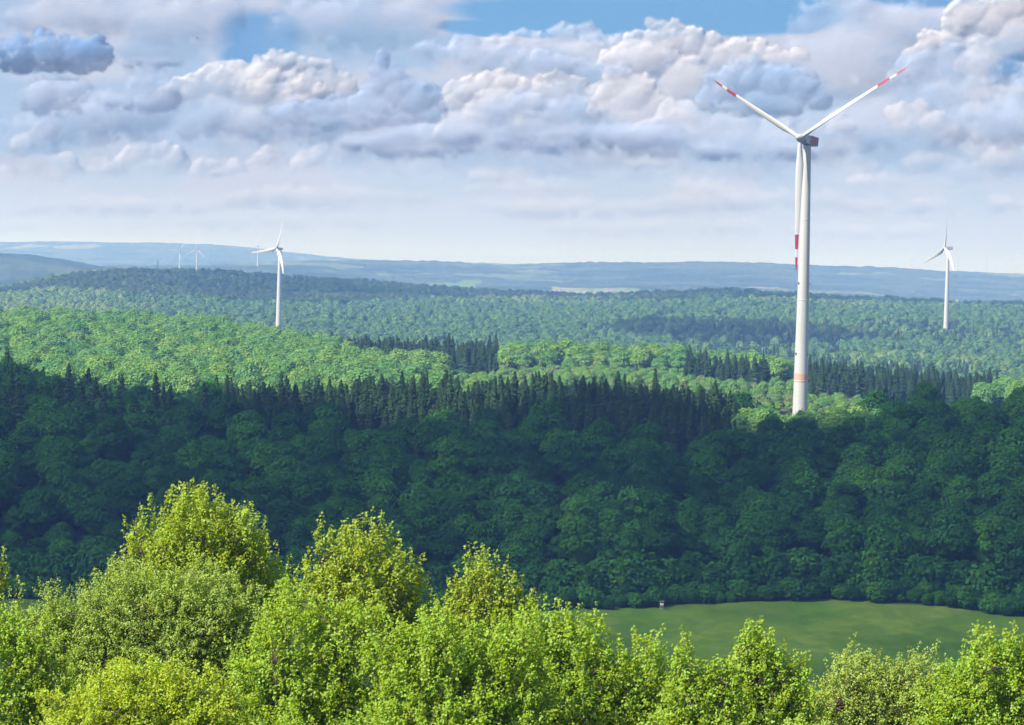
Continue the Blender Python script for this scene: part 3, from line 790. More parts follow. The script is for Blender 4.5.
def turbine(base, hub, yaw, tilt, Rr, phase, bend, label, group=None, rb=2.45, rt=1.35, bands=((0.73, 0.84), (0.90, 1.0)), ring=True, maroon=True, over=3.6, lod=1.0, naclen=8.5, bscale=1.0, pitch=4.0):
    root = bpy.data.objects.new("wind_turbine", None)
    COL.objects.link(root)
    root.location = base
    root.empty_display_size = 5
    tag(root, label, "wind turbine", group)
    base, hub = np.array(base), np.array(hub)
    a = np.array([-math.sin(yaw) * math.cos(tilt), -math.cos(yaw) * math.cos(tilt), math.sin(tilt)])
    Rm = frame_of(a)
    loc = hub - base
    top = loc + Rm[1] * over                        # the tower's head, on the tower's own axis
    Ht = top[2] - 1.6
    seg = 48 if lod > 0.5 else 16
    # tower: slightly flared foot, straight taper above
    zs = [0, 1, 6, Ht * 0.12, Ht * 0.15, Ht * 0.2, Ht * 0.4, Ht * 0.6, Ht * 0.8, Ht - 0.5, Ht]
    rad = lambda z: rb + (rt - rb) * (z / Ht) ** 0.9
    prof = [(rad(z), z) for z in zs]
    V, F = lathe(prof, seg)
    V[:, 0] += top[0]
    V[:, 1] += top[1]
    tw = obj("tower", mesh_np("tower", V, F, M_WHITE, smooth=True), root)
    if lod > 0.9:                                    # flanges where the tower's sections meet
        for zf in (Ht * 0.24, Ht * 0.5, Ht * 0.76):
            V, F = lathe([(rad(zf) + 0.003, zf - 0.16), (rad(zf) + 0.05, zf - 0.12), (rad(zf) + 0.05, zf + 0.12), (rad(zf) + 0.003, zf + 0.16)], seg, False)
            V[:, 0] += top[0]
            V[:, 1] += top[1]
            obj("section_joint", mesh_np("section_joint", V, F, M_GREYP, smooth=True), tw)
    if ring:
        z0, z1 = ring
        rr = [(rad(z0) + 0.004, z0), (rad(z0) + 0.03, z0 + 0.02), (rad(z1) + 0.03, z1 - 0.02), (rad(z1) + 0.004, z1)]
        V, F = lathe(rr, seg, False)
        V[:, 0] += top[0]
        V[:, 1] += top[1]
        tag(obj("painted_ring", mesh_np("painted_ring", V, F, M_ORANGE), tw), "orange ring painted round the tower above the trees")
        for zl in (ring[1] + 6.6, ring[1] + 30):
            for ang in (-150, -28):
                ca, sa = math.cos(R(ang)), math.sin(R(ang))
                V, F = lathe([(0.1, -0.34), (0.3, -0.3), (0.34, 0.1), (0.22, 0.34)], 12)
                V += np.array([top[0] + ca * (rad(zl) + 0.2), top[1] + sa * (rad(zl) + 0.2), zl])
                obj("obstruction_lamp", mesh_np("obstruction_lamp", V, F, M_LAMP), tw)
    # nacelle
    Q = lambda V: np.asarray(V) @ Rm + loc
    ns = naclen / 8.5
    V, F = rounded_box(1.75 * ns, 1.5, naclen + 1.2, -1.75 * ns, 1.75 * ns)
    na = obj("nacelle", mesh_np("nacelle", Q(V), F, M_GREYP if maroon else M_WHITE), root)
    if maroon:
        V, F = rounded_box(1.80 * ns, 3.2, naclen + 1.5, -1.55 * ns, 1.85 * ns, taper=0.98)
        obj("rear_cover", mesh_np("rear_cover", Q(V), F, M_MAROON), na)
    if lod > 0.5:
        V, F = lathe([(0.05, 0), (0.05, 1.5), (0.02, 1.55)], 8)
        V += np.array([0.6, naclen * 0.9, 1.8 * ns])
        obj("wind_vane", mesh_np("wind_vane", Q(V), F, M_LAMP), na)
    # hub with its nose cone
    pr = [(0.06, -2.3), (0.55, -2.1), (1.05, -1.6), (1.45, -0.8), (1.6, 0.2), (1.6, 1.2), (1.4, 1.5)]
    V, F = lathe([(p[0] * ns, p[1]) for p in pr], 24 if lod > 0.5 else 12)
    V = np.stack([V[:, 0], V[:, 2], -V[:, 1]], -1)
    obj("hub", mesh_np("hub", Q(V), F, M_GREYP if maroon else M_WHITE, smooth=True), root)
    for k in range(3):
        V, F, fm = blade_mesh(Rr, bend, bands, 20 if lod > 0.5 else 8, pitch, bscale, 46 if lod > 0.5 else 10)
        ang = phase + k * 2 * math.pi / 3
        c, s = math.cos(ang), math.sin(ang)
        V2 = np.stack([V[:, 0] * c + V[:, 2] * s, V[:, 1], -V[:, 0] * s + V[:, 2] * c], -1)
        obj("blade", mesh_np("blade", Q(V2), F, [M_WHITE, M_RED], fmat=fm, smooth=True), root)
    return root


def stand(px_base, Y):
    """foot on the ground straight below a picture column"""
    p = at(px_base, 300, Y)
    return np.array([p[0], Y, float(ground(p[0], Y))])


def plant_turbine(hx, hy, Y, over=3.6, yaw=0.68, tilt=R(7), **kw):
    hub = at(hx, hy, Y)
    a = np.array([-math.sin(yaw) * math.cos(tilt), -math.cos(yaw) * math.cos(tilt), math.sin(tilt)])
    tx = hub + (-a) * over
    g = float(ground(tx[0], tx[1]))
    b = (tx[0], tx[1], g - 0.3)
    return turbine(b, hub, yaw, tilt, over=over, **kw)


# the big one, standing in the wood on the near ridge
hubY = 960.0
ph = at(800.5, 138.0, hubY)
g0 = float(ground(ph[0] + 2.3, hubY + 3))
zring = [at(801, 382, hubY + 3)[2] - g0 + 0.3, at(801, 373.3, hubY + 3)[2] - g0 + 0.3]
plant_turbine(800.3, 138.0, hubY, over=4.3, yaw=R(38.9), tilt=R(7.0), Rr=43.8, phase=R(58.0), bend=2.6, naclen=7.4, bscale=0.74, pitch=24.0, ring=zring, rb=2.75, rt=1.3,
              label="large white wind turbine with red banded blades, rising from the near ridge")
# two more, about three kilometres away
plant_turbine(276.5, 248.3, 2700.0, over=4.2, yaw=R(46.6), tilt=R(5.8), Rr=31, phase=R(20.6), bend=-5.0, ring=None, bands=(), maroon=False, lod=0.6, rb=2.9, rt=1.5, bscale=1.1, pitch=12.0, naclen=5.5,
              label="white wind turbine standing behind the bright green hill, against the blue hills on the left")
plant_turbine(944.6, 247.6, 3100.0, over=4.2, yaw=R(71.5), tilt=R(3.9), Rr=43.3, phase=R(6.2), bend=-4.6, ring=None, bands=(), maroon=False, lod=0.6, rb=2.9, rt=1.5, bscale=1.35, pitch=22.0, naclen=8.0,
              label="white wind turbine on the wooded hillside at the right, one blade straight up")
# tiny ones near the horizon
FARW = [(196.0, 249.0, 7200, 5, "tiny white wind turbine, right one of the close pair beyond the left hilltop"),
        (179.0, 251.0, 7400, 40, "tiny white wind turbine, left one of the close pair beyond the left hilltop"),
        (257.3, 246.0, 8200, 10, "tiny pale wind turbine just left of the white turbine behind the bright green hill"),
        (910.5, 259.5, 10060, 20, "tiny faint wind turbine on the skyline left of the white hillside turbine"),
        (957.5, 249.0, 10060, 0, "tiny faint wind turbine on the skyline close beside the white hillside turbine"),
        (986.0, 251.0, 10080, 35, "tiny faint wind turbine on the skyline, second from the right edge"),
        (1012.5, 259.0, 10090, 50, "tiny faint wind turbine on the skyline at the right edge")]
for hx, hy, Y, ph_, lb in FARW:
    plant_turbine(hx, hy, Y, over=4.0, yaw=R(30), tilt=R(5), Rr=38 if Y < 9000 else 30, phase=R(ph_), bend=2.0, ring=None, bands=(), maroon=False, lod=0.2, rb=2.2, rt=1.2, bscale=0.42, naclen=6.5,
                  label=lb, group="far wind turbines along the horizon")

for o_ in bpy.data.objects:
    if o_.name.startswith("blade"):
        TOPZ = max(globals().get("TOPZ", 0.0), max((o_.parent.matrix_basis @ v.co).z for v in o_.data.vertices))
build_haze(TOPZ + 3.0)
print("TOPZ", TOPZ - ZC)
# ------------------------------------------------------------------ woods
def leaf_material(name, cols, trans=0.24, tcol=None, per_leaf=0.0, rough=None):
    """cols: colours a tree of this kind may have, picked per tree; small variation from leaf to leaf"""
    mt, n, out = material(name)
    oi = n.new("ShaderNodeObjectInfo")
    rp = n.new("ShaderNodeValToRGB")
    el = rp.color_ramp.elements
    for i, c in enumerate(cols):
        e = el[i] if i < 2 else el.new(0.5)
        e.position = i / max(1, len(cols) - 1)
        e.color = (*c, 1)
    n.put(rp.inputs[0], oi.outputs["Random"])
    c = rp.outputs[0]
    at_ = n.new("ShaderNodeAttribute", attribute_name="leaf")
    v = at_.outputs["Fac"]
    hs = n.new("ShaderNodeHueSaturation")
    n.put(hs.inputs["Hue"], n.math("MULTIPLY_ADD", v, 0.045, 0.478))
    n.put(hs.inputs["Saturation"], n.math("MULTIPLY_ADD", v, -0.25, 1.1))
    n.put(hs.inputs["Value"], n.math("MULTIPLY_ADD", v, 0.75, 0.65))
    n.put(hs.inputs["Color"], c)
    c = hs.outputs[0]
    df = n.new("ShaderNodeBsdfDiffuse")
    n.put(df.inputs[0], c)
    sh = df.outputs[0]
    if trans:
        tl = n.new("ShaderNodeBsdfTranslucent")
        n.put(tl.inputs[0], n.mix(1.0, c, tcol or (1.2, 1.4, 0.5, 1), "MULTIPLY"))
        m1 = n.new("ShaderNodeMixShader")
        m1.inputs[0].default_value = trans
        n.t.links.new(sh, m1.inputs[1])
        n.t.links.new(tl.outputs[0], m1.inputs[2])
        sh = m1.outputs[0]
    if rough:
        gl = n.new("ShaderNodeBsdfGlossy")
        gl.inputs["Roughness"].default_value = rough
        gl.inputs[0].default_value = (0.9, 0.95, 1.0, 1)
        m2 = n.new("ShaderNodeMixShader")
        m2.inputs[0].default_value = 0.012
        n.t.links.new(sh, m2.inputs[1])
        n.t.links.new(gl.outputs[0], m2.inputs[2])
        sh = m2.outputs[0]
    n.t.links.new(sh, out.inputs[0])
    return mt


def bark_material(name, col):
    mt, n, out = material(name)
    g = n.new("ShaderNodeTexCoord").outputs["Object"]
    s = n.noise(n.vmath("MULTIPLY", g, (6, 6, 1.2)), 3.0, 5, 0.65)
    d = n.new("ShaderNodeBsdfDiffuse")
    n.put(d.inputs[0], n.mix(s, tuple(x * 0.5 for x in col) + (1,), tuple(x * 1.5 for x in col) + (1,)))
    n.t.links.new(d.outputs[0], out.inputs[0])
    return mt


M_BROAD = leaf_material("broadleaf_foliage", [(0.016, 0.062, 0.010), (0.028, 0.100, 0.012), (0.055, 0.175, 0.012), (0.022, 0.088, 0.016), (0.068, 0.185, 0.014), (0.060, 0.080, 0.018), (0.018, 0.066, 0.012), (0.042, 0.145, 0.012)])
M_BRIGHT = leaf_material("young_beech_foliage", [(0.084, 0.204, 0.042), (0.132, 0.276, 0.048), (0.180, 0.312, 0.048), (0.096, 0.240, 0.066), (0.216, 0.312, 0.054), (0.168, 0.192, 0.072), (0.066, 0.168, 0.048), (0.180, 0.300, 0.048)])
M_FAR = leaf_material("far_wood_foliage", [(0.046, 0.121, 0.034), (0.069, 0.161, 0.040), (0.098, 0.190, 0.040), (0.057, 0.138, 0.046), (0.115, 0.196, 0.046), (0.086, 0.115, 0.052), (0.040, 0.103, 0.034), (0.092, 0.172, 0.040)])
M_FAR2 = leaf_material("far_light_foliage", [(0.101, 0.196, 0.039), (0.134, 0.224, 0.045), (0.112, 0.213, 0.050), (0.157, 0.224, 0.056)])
M_SPRUCE = leaf_material("spruce_needles", [(0.024, 0.056, 0.020), (0.04, 0.085, 0.024), (0.06, 0.11, 0.028), (0.04, 0.075, 0.03)], trans=0.15)
M_PALE = leaf_material("pale_scrub_foliage", [(0.11, 0.22, 0.05), (0.15, 0.25, 0.06), (0.09, 0.19, 0.05), (0.17, 0.20, 0.09)])
M_BARK = bark_material("bark", (0.10, 0.085, 0.065))


def cards(P, N, size, rng, tilt=0.6, asp=(0.7, 1.3)):
    """leaf sprays: small four cornered faces at P facing about N"""
    k = len(P)
    N = N + rng.normal(0, tilt, (k, 3))
    N /= np.linalg.norm(N, axis=1, keepdims=True) + 1e-9
    A = np.cross(N, rng.normal(size=(k, 3)))
    A /= np.linalg.norm(A, axis=1, keepdims=True) + 1e-9
    B = np.cross(N, A)
    s = (size * rng.uniform(0.6, 1.35, k))[:, None]
    r = rng.uniform(*asp, k)[:, None]
    j = lambda: rng.uniform(0.55, 1.1, (k, 1))
    V = np.stack([P + A * s * j(), P + B * s * r * j(), P - A * s * j(), P - B * s * r * j()], 1)
    V[:, 0] += N * s * 0.25
    F = np.arange(k * 4).reshape(k, 4)
    return V.reshape(-1, 3), F, np.repeat(rng.random(k), 1)


def sph_dirs(k, rng, zmin=-1.0):
    z = rng.uniform(zmin, 1, k)
    a = rng.uniform(0, 2 * math.pi, k)
    q = np.sqrt(1 - z * z)
    return np.stack([q * np.cos(a), q * np.sin(a), z], 1)


def hull(c, rad, rng, nu=10, nv=7):
    """closed lumpy core of a crown, so that one does not see right through it"""
    V, F = [], []
    for i in range(1, nv):
        for j in range(nu):
            t, p = math.pi * i / nv, 2 * math.pi * j / nu
            k = rng.uniform(0.85, 1.12)
            V.append((c[0] + rad[0] * k * math.sin(t) * math.cos(p), c[1] + rad[1] * k * math.sin(t) * math.sin(p), c[2] + rad[2] * k * math.cos(t)))
    V += [(c[0], c[1], c[2] + rad[2]), (c[0], c[1], c[2] - rad[2])]
    tp, bt = len(V) - 2, len(V) - 1
    Q = [(i * nu + j, (i + 1) * nu + j, (i + 1) * nu + (j + 1) % nu, i * nu + (j + 1) % nu) for i in range(nv - 2) for j in range(nu)]
    T = [(tp, j, (j + 1) % nu) for j in range(nu)] + [(bt, (nv - 2) * nu + (j + 1) % nu, (nv - 2) * nu + j) for j in range(nu)]
    return np.array(V), [np.array(Q), np.array(T)]


def tube(path, rads, seg=6):
    path = np.asarray(path, float)
    V, F = [], []
    for i, p in enumerate(path):
        d = path[min(i + 1, len(path) - 1)] - path[max(i - 1, 0)]
        d /= np.linalg.norm(d) + 1e-9
        a = np.cross(d, (0.3, 0.9, 0.1) if abs(d[2]) > 0.8 else (0, 0, 1.0))
        a /= np.linalg.norm(a) + 1e-9
        b = np.cross(d, a)
        for k in range(seg):
            t = 2 * math.pi * k / seg
            V.append(p + (a * math.cos(t) + b * math.sin(t)) * rads[i])
    for i in range(len(path) - 1):
        for k in range(seg):
            F.append((i * seg + k, i * seg + (k + 1) % seg, (i + 1) * seg + (k + 1) % seg, (i + 1) * seg + k))
    return np.array(V), np.array(F)


class Acc:
    def __init__(s):
        s.V, s.F4, s.F3, s.l4, s.l3, s.n = [], [], [], [], [], 0

    def add(s, V, F, leaf=0.5):
        for f in (F if isinstance(F, list) else [F]):
            if len(f) == 0:
                continue
            f = np.asarray(f)
            lf = np.full(len(f), leaf) if np.isscalar(leaf) else leaf
            if f.shape[1] == 4:
                s.F4.append(f + s.n)
                s.l4.append(lf)
            else:
                s.F3.append(f + s.n)
                s.l3.append(lf)
        s.V.append(np.asarray(V))
        s.n += len(V)

    def mesh(s, name, mats, smooth=False):
        F, L = [], []
        if s.F4:
            F.append(np.concatenate(s.F4))
            L += s.l4
        if s.F3:
            F.append(np.concatenate(s.F3))
            L += s.l3
        return mesh_np(name, np.concatenate(s.V), F, mats, {"leaf": ("FACE", "FLOAT", np.concatenate(L))}, smooth=smooth)


def broad_proto(seed, mat, H=15.0, rx=4.7, n_lobe=19, per=210, size=0.32, tall=1.0, core=0.74, tilt=0.28):
    rng = np.random.default_rng(seed)
    cz, rz = H * 0.62, H * 0.36 * tall
    ac = Acc()
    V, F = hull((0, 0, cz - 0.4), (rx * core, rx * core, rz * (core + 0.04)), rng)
    ac.add(V, F, 0.15 if core < 0.8 else 0.4)  # core darker than the leaves, standing in for shade inside the crown
    lobes = []
    dirs = sph_dirs(400, rng, -0.35)
    pts = []
    for d in dirs:
        if all(np.dot(d, q) < 0.80 for q in pts):
            pts.append(d)
        if len(pts) >= n_lobe:
            break
    for d in pts:
        lr = rng.uniform(0.30, 0.46) * rx
        c = np.array([d[0] * rx * 0.68, d[1] * rx * 0.68, cz + d[2] * rz * rng.uniform(0.6, 0.82)])
        lobes.append((c, lr))
    lobes.append((np.array([rng.normal(0, .5), rng.normal(0, .5), cz + rz * 0.62]), rx * 0.42))
    for c, lr in lobes:
        k = int(per * (lr / (0.38 * rx)) ** 2)
        d = sph_dirs(k, rng, -0.55)
        rr = lr * rng.uniform(0.80, 1.08, k) * (1 + 0.12 * np.sin(d[:, 0] * 7 + d[:, 2] * 6 + c[0]))
        P = c + d * rr[:, None] * np.array([1, 1, 0.82])
        out_ = (P - np.array([0, 0, cz - 1.0]))
        out_ /= np.linalg.norm(out_, axis=1, keepdims=True)
        V, F, l = cards(P, d * 0.5 + out_ * 0.5 + np.array([0, 0, 0.2]), size, rng, tilt)
        ac.add(V, F, np.clip(rng.normal(0.5, 0.22, k) + rng.normal(0, 0.08), 0, 1))
    # thin fringe of outer shoots
    k = int(per * 1.4)
    d = sph_dirs(k, rng, -0.2)
    P = np.array([0, 0, cz]) + d * np.array([rx, rx, rz]) * rng.uniform(0.85, 1.1, (k, 1))
    V, F, l = cards(P, d, size * 0.8, rng, 0.8)
    ac.add(V, F, rng.random(k))
    crown = ac.mesh("crown", [mat])
    tr = Acc()
    tr.add(*tube([(0, 0, -0.6), (0.05, 0, 1), (0.12, 0.05, H * 0.3), (0.1, 0.1, H * 0.55), (0.0, 0.1, H * 0.75)], [0.36, 0.27, 0.22, 0.14, 0.05], 7))
    for i in range(5):
        a = rng.uniform(0, 6.28)
        e = np.array([math.cos(a) * rx * 0.6, math.sin(a) * rx * 0.6, cz + rng.uniform(-.1, .35) * rz])
        s0 = np.array([0.1, 0.05, H * rng.uniform(0.25, 0.42)])
        tr.add(*tube([s0, (s0 * 0.55 + e * 0.45) + np.array([0, 0, -0.4]), e], [0.13, 0.09, 0.03], 5))
    return crown, tr.mesh("trunk", [M_BARK], True)


def spruce_proto(seed, mat, H=19.0, rb=2.8, lod=1.0):
    rng = np.random.default_rng(seed)
    ac = Acc()
    z0 = H * rng.uniform(0.05, 0.12)
    prof = lambda t: rb * (1 - t) ** 0.64 * (0.92 + 0.08 * math.sin(t * 17 + seed)) + 0.10
    # closed core, coloured dark in place of shade between the branches
    zz = np.linspace(0, 0.97, 9)
    nu = 8
    V = [(0.62 * prof(t) * math.cos(6.283 * j / nu), 0.62 * prof(t) * math.sin(6.283 * j / nu), z0 + (H - z0) * t + 0.3) for t in zz for j in range(nu)]
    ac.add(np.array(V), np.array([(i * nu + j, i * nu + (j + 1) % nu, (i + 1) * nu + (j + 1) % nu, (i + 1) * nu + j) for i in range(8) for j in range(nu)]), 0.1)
    n = int(30 * (0.45 + 0.55 * lod))
    for i in range(n):
        t = i / (n - 1)
        z = z0 + (H - z0) * (t ** 0.95) + rng.normal(0, 0.12)
        r = prof(t) * rng.uniform(0.88, 1.08)
        nb = max(4, int((12 - 5 * t) * (0.6 + 0.4 * lod)))
        a0 = rng.uniform(0, 6.28)
        for k in range(nb):
            a = a0 + 2 * math.pi * k / nb + rng.normal(0, 0.25)
            rr = r * rng.uniform(0.62, 1.15)
            zb = z + rng.normal(0, 0.18)
            drop = rr * rng.uniform(0.2, 0.55) * (1 - 0.7 * t)
            d = np.array([math.cos(a), math.sin(a), 0])
            s = np.array([-math.sin(a), math.cos(a), 0])
            wd = rr * rng.uniform(0.36, 0.55)
            p0 = np.array([0, 0, zb + 0.15 * rr])
            p1 = d * rr * 0.6 + np.array([0, 0, zb - drop * 0.3])
            p2 = d * rr + np.array([0, 0, zb - drop])
            V = [p0, p1 + s * wd + (0, 0, -0.45 * wd), p2, p1 - s * wd + (0, 0, -0.45 * wd), p1 + (0, 0, 0.15)]
            ac.add(np.array(V), np.array([(0, 1, 4), (1, 2, 4), (2, 3, 4), (3, 0, 4)]), np.clip(rng.normal(0.45, 0.2), 0, 1))
            if lod > 0.6:                            # hanging twigs
                m = 6
                tt = rng.uniform(0.35, 1.08, m)
                P = np.stack([d * rr * q + s * rng.normal(0, wd * 0.6) + np.array([0, 0, zb - drop * q - rng.uniform(0, 0.35)]) for q in tt])
                V, F, l = cards(P, np.tile(d * 0.9 + (0, 0, 0.4), (m, 1)), 0.30, rng, 0.5)
                ac.add(V, F, np.clip(rng.normal(0.5, 0.25, m), 0, 1))
    crown = ac.mesh("crown", [mat])
    tr = Acc()
    tr.add(*tube([(0, 0, -0.6), (0, 0, 1), (0.03, 0, H * 0.5), (0, 0, H * 0.99)], [0.3, 0.22, 0.14, 0.02], 6))
    return crown, tr.mesh("trunk", [M_BARK], True)


def shrub_proto(seed, mat, H=6.0, rx=3.2):
    """leafy to the ground"""
    rng = np.random.default_rng(seed)
    ac = Acc()
    for i in range(9):
        a = rng.uniform(0, 6.28)
        c = np.array([math.cos(a), math.sin(a), 0]) * rng.uniform(0, 0.55) * rx
        lr = rng.uniform(0.45, 0.7) * rx
        c[2] = rng.uniform(0.25, 0.62) * H
        V, F = hull(c, (lr * 0.8, lr * 0.8, lr * 0.85), rng, 8, 5)
        ac.add(V, F, 0.15)  # low leaf value paints inner shade into the lump's colour
        k = 190
        d = sph_dirs(k, rng, -0.9)
        P = c + d * lr * rng.uniform(0.85, 1.15, (k, 1))
        V, F, l = cards(P, d + (0, 0, 0.2), 0.34, rng, 0.5)
        ac.add(V, F, np.clip(rng.normal(0.5, 0.25, k), 0, 1))
    tr = Acc()
    for i in range(4):
        a = rng.uniform(0, 6.28)
        tr.add(*tube([(0.1 * math.cos(a), 0.1 * math.sin(a), -0.4), (0.8 * math.cos(a), 0.8 * math.sin(a), H * 0.3), (1.5 * math.cos(a), 1.5 * math.sin(a), H * 0.7)], [0.1, 0.07, 0.02], 5))
    return ac.mesh("crown", [mat]), tr.mesh("trunk", [M_BARK], True)


PB = [broad_proto(200 + i, M_BROAD, H=[15, 14, 16, 15, 14.5, 16.5][i], rx=[4.7, 4.9, 4.4, 5.1, 4.2, 4.6][i], tall=[1, 0.92, 1.08, 0.95, 1.1, 1.05][i]) for i in range(6)]
PC = [broad_proto(230 + i, M_BRIGHT, H=[15, 14, 15.5, 14.5][i], rx=[4.8, 5.0, 4.5, 5.2][i], per=190, size=0.36) for i in range(4)]
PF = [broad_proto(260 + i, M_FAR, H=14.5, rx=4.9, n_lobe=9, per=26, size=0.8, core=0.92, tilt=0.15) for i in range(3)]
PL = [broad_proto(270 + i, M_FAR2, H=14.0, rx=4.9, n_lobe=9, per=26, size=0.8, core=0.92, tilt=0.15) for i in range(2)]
PP = [broad_proto(280 + i, M_PALE, H=12, rx=4.2, n_lobe=12, per=60, size=0.5) for i in range(2)]
PS = [spruce_proto(300 + i, M_SPRUCE, H=[19, 18, 20, 19][i], rb=[2.9, 2.7, 2.5, 3.2][i]) for i in range(4)]
PSF = [spruce_proto(320 + i, M_SPRUCE, H=19, rb=3.0, lod=0.3) for i in range(2)]
PH = [shrub_proto(340 + i, M_BROAD) for i in range(3)]


def scatter(y0, y1, px0, px1, sp, rng, mask=None):
    """jittered positions (x, y) at about sp metres from each other, over a fan of picture columns"""
    out_ = []
    y = y0
    row = 0
    while y < y1:
        xa, xb = (px0 - 512) / FPX * y, (px1 - 512) / FPX * y
        x = np.arange(xa, xb, sp) + (sp / 2 if row % 2 else 0)
        out_.append(np.stack([x + rng.uniform(-.38, .38, len(x)) * sp, y + rng.uniform(-.38, .38, len(x)) * sp], 1))
        y += sp * 0.87
        row += 1
    P = np.concatenate(out_)
    if mask is not None:
        P = P[mask(P[:, 0], P[:, 1], 512 + FPX * P[:, 0] / P[:, 1])]
    return P


_nz = grid_noise((200, 200), 9, np.random.default_rng(77), 3, 0.5)


def zn(x, y, cell=30.0, off=0):
    return _nz[((np.asarray(y) / cell + off) % 200).astype(int), ((np.asarray(x) / cell + 100 + off) % 200).astype(int)]


rngF = np.random.default_rng(11)
TREES = []            # (x, y, kind, proto index, scale xy, scale z)


def put(P, kind, protos, smin, smax, zvar=0.12, label=0):
    for x, y in P:
        s = rngF.uniform(smin, smax)
        wd = rngF.uniform(0.95, 1.45) if kind == "spruce" else 1.0
        TREES.append((x, y, kind, int(rngF.integers(len(protos))), s * wd, s * rngF.uniform(1 - zvar, 1 + zvar), label))


# near wood: above the meadow up to the ridge
def near_spruce(x, y, px):
    z = zn(x, y, 24)
    dense = (px > 215 + 25 * z) & (px < 752 + 14 * z) & (y > 905 + 14 * z) & (y < 1000)
    return dense


def near_broad(x, y, px):
    e = meadow_far_edge(x) + 10
    clear = ((px > 752) & (px < 862) & (y > 918))
    return (y > e + 3) & (y < 1000) & ~near_spruce(x, y, px) & ~clear


put(scatter(722, 1000, -70, 1100, 9.4, rngF, near_broad), "broad", PB, 0.62, 1.34, zvar=0.14)
put(scatter(880, 1000, 190, 790, 4.3, rngF, near_spruce), "spruce", PS, 0.66, 1.04, zvar=0.14)
# single spruces among the broadleaved trees at the left, and a few elsewhere
put(scatter(880, 985, -60, 240, 13, rngF, lambda x, y, px: (zn(x, y, 20, 3) > -0.1)), "spruce", PS, 0.85, 1.15, label=1)
put(np.array([(at(p, 360, Y)[0], Y) for p, Y in ((12, 900), (-8, 905), (58, 905), (70, 915), (82, 900), (96, 925), (205, 930))]), "spruce", PS, 1.1, 1.25, label=1)
put(scatter(760, 880, -60, 1090, 40, rngF, lambda x, y, px: zn(x, y, 20, 5) > 0.15), "spruce", PS, 0.7, 0.9, label=2)
# shrubs along the meadow's edge
E_ = [(x, meadow_far_edge(x) + rngF.uniform(-1.5, 2.0)) for x in np.arange(-150, 190, 3.2)] + [(x, meadow_far_edge(x) + rngF.uniform(3, 8)) for x in np.arange(-150, 190, 3.6)]
put(np.array(E_), "shrub", PH, 0.5, 1.15, label=3)
E2 = [(x, meadow_far_edge(x) + rngF.uniform(8, 13)) for x in np.arange(-150, 190, 4.5)]
put(np.array(E2), "shrub", PH, 1.1, 1.7, label=3)
E3 = [(x, meadow_far_edge(x) + rngF.uniform(9, 16)) for x in np.arange(-150, 190, 6.0)]
put(np.array(E3), "edge", PH, 1.7, 2.3, label=5)
# young trees round the foot of the big turbine
put(scatter(917, 1010, 750, 864, 6.4, rngF, lambda x, y, px: np.hypot(x - ph[0], y - hubY - 3) > 5), "young", PC, 0.78, 1.1, label=4)
# trees of the near ridge's far side
put(scatter(1000, 1040, -70, 1100, 8.2, rngF, lambda x, y, px: (px < 480) | (px > 860)), "broad", PB, 0.8, 1.0)

TOP_FG = (np.array([-80, 0, 40, 110, 140, 165, 190, 230, 285, 305, 350, 380, 430, 450, 480, 540, 600, 660, 700, 750, 800, 860, 940, 1000, 1100]),
          np.array([590, 590, 590, 560, 505, 485, 478, 500, 550, 540, 510, 510, 580, 560, 545, 590, 618, 640, 650, 620, 660, 655, 640, 630, 640]))
sky_cols = np.interp(np.arange(-80, 1104), *TOP_FG)
order = sorted(range(len(TREES)), key=lambda i: TREES[i][1])
VIS = np.zeros(len(TREES))
DIM = {"broad": (4.9, 15.0), "shrub": (3.4, 6.2), "edge": (3.4, 6.2), "young": (4.9, 14.8), "spruce": (2.8, 19.0)}
GZ = np.array([float(ground(t[0], t[1])) for t in TREES])
for i in order:
    x, y, kind, pi_, s, sz, lb = TREES[i]
    rx_, H_ = DIM[kind]
    cx, top = proj((x, y, GZ[i] + H_ * sz))
    hw = rx_ * s * FPX / y
    a, b = int(max(cx - hw + 80, 0)), int(min(cx + hw + 80, 1183))
    if b <= a:
        continue
    c = np.arange(a, b + 1)
    u_ = (c - 80 - cx) / hw
    prof = top + (np.abs(u_) ** (2.2 if kind != "spruce" else 1.0)) * (H_ * sz * FPX / y) * (0.45 if kind != "spruce" else 0.8)
    vis = np.maximum(sky_cols[c] - prof, 0)
    infr = (c - 80 >= 0) & (c - 80 < 1024)
    VIS[i] = (vis * infr).sum()
    sky_cols[c] = np.minimum(sky_cols[c], prof)

LAB = {
    ("broad", 0): ("dark green broadleaf tree packed into the shaded wood above the meadow", "tree", "broadleaf trees of the shaded wood", "broadleaf_tree"),
    ("spruce", 0): ("dark narrow spruce in the dense conifer stand along the near ridge", "spruce", "spruces of the near ridge stand", "spruce_tree"),
    ("spruce", 1): ("dark pointed spruce among broadleaf trees at the left end of the near ridge", "spruce", "scattered spruces at the left of the near ridge", "spruce_tree"),
    ("spruce", 2): ("single dark spruce surrounded by broadleaf trees on the shaded slope", "spruce", "single spruces on the shaded slope", "spruce_tree"),
    ("shrub", 3): ("low dark shrub at the edge of the wood along the meadow", "shrub", "shrubs along the meadow edge", "shrub"),
    ("edge", 5): ("dark broadleaf tree leafy down to the ground, in the front row behind the meadow shrubs", "tree", "leafy trees in the front row of the wood", "broadleaf_tree"),
    ("young", 4): ("small light green tree near the foot of the large wind turbine", "tree", "young trees round the turbine foot", "young_tree"),
}
chosen = set()
for kinds, cap in ((("broad",), 300), (("spruce",), 300), (("shrub",), 120), (("edge",), 80), (("young",), 80)):
    c = [i for i in range(len(TREES)) if TREES[i][2] in kinds and VIS[i] > 3.0]
    c.sort(key=lambda i: -VIS[i])
    chosen.update(c[:cap])

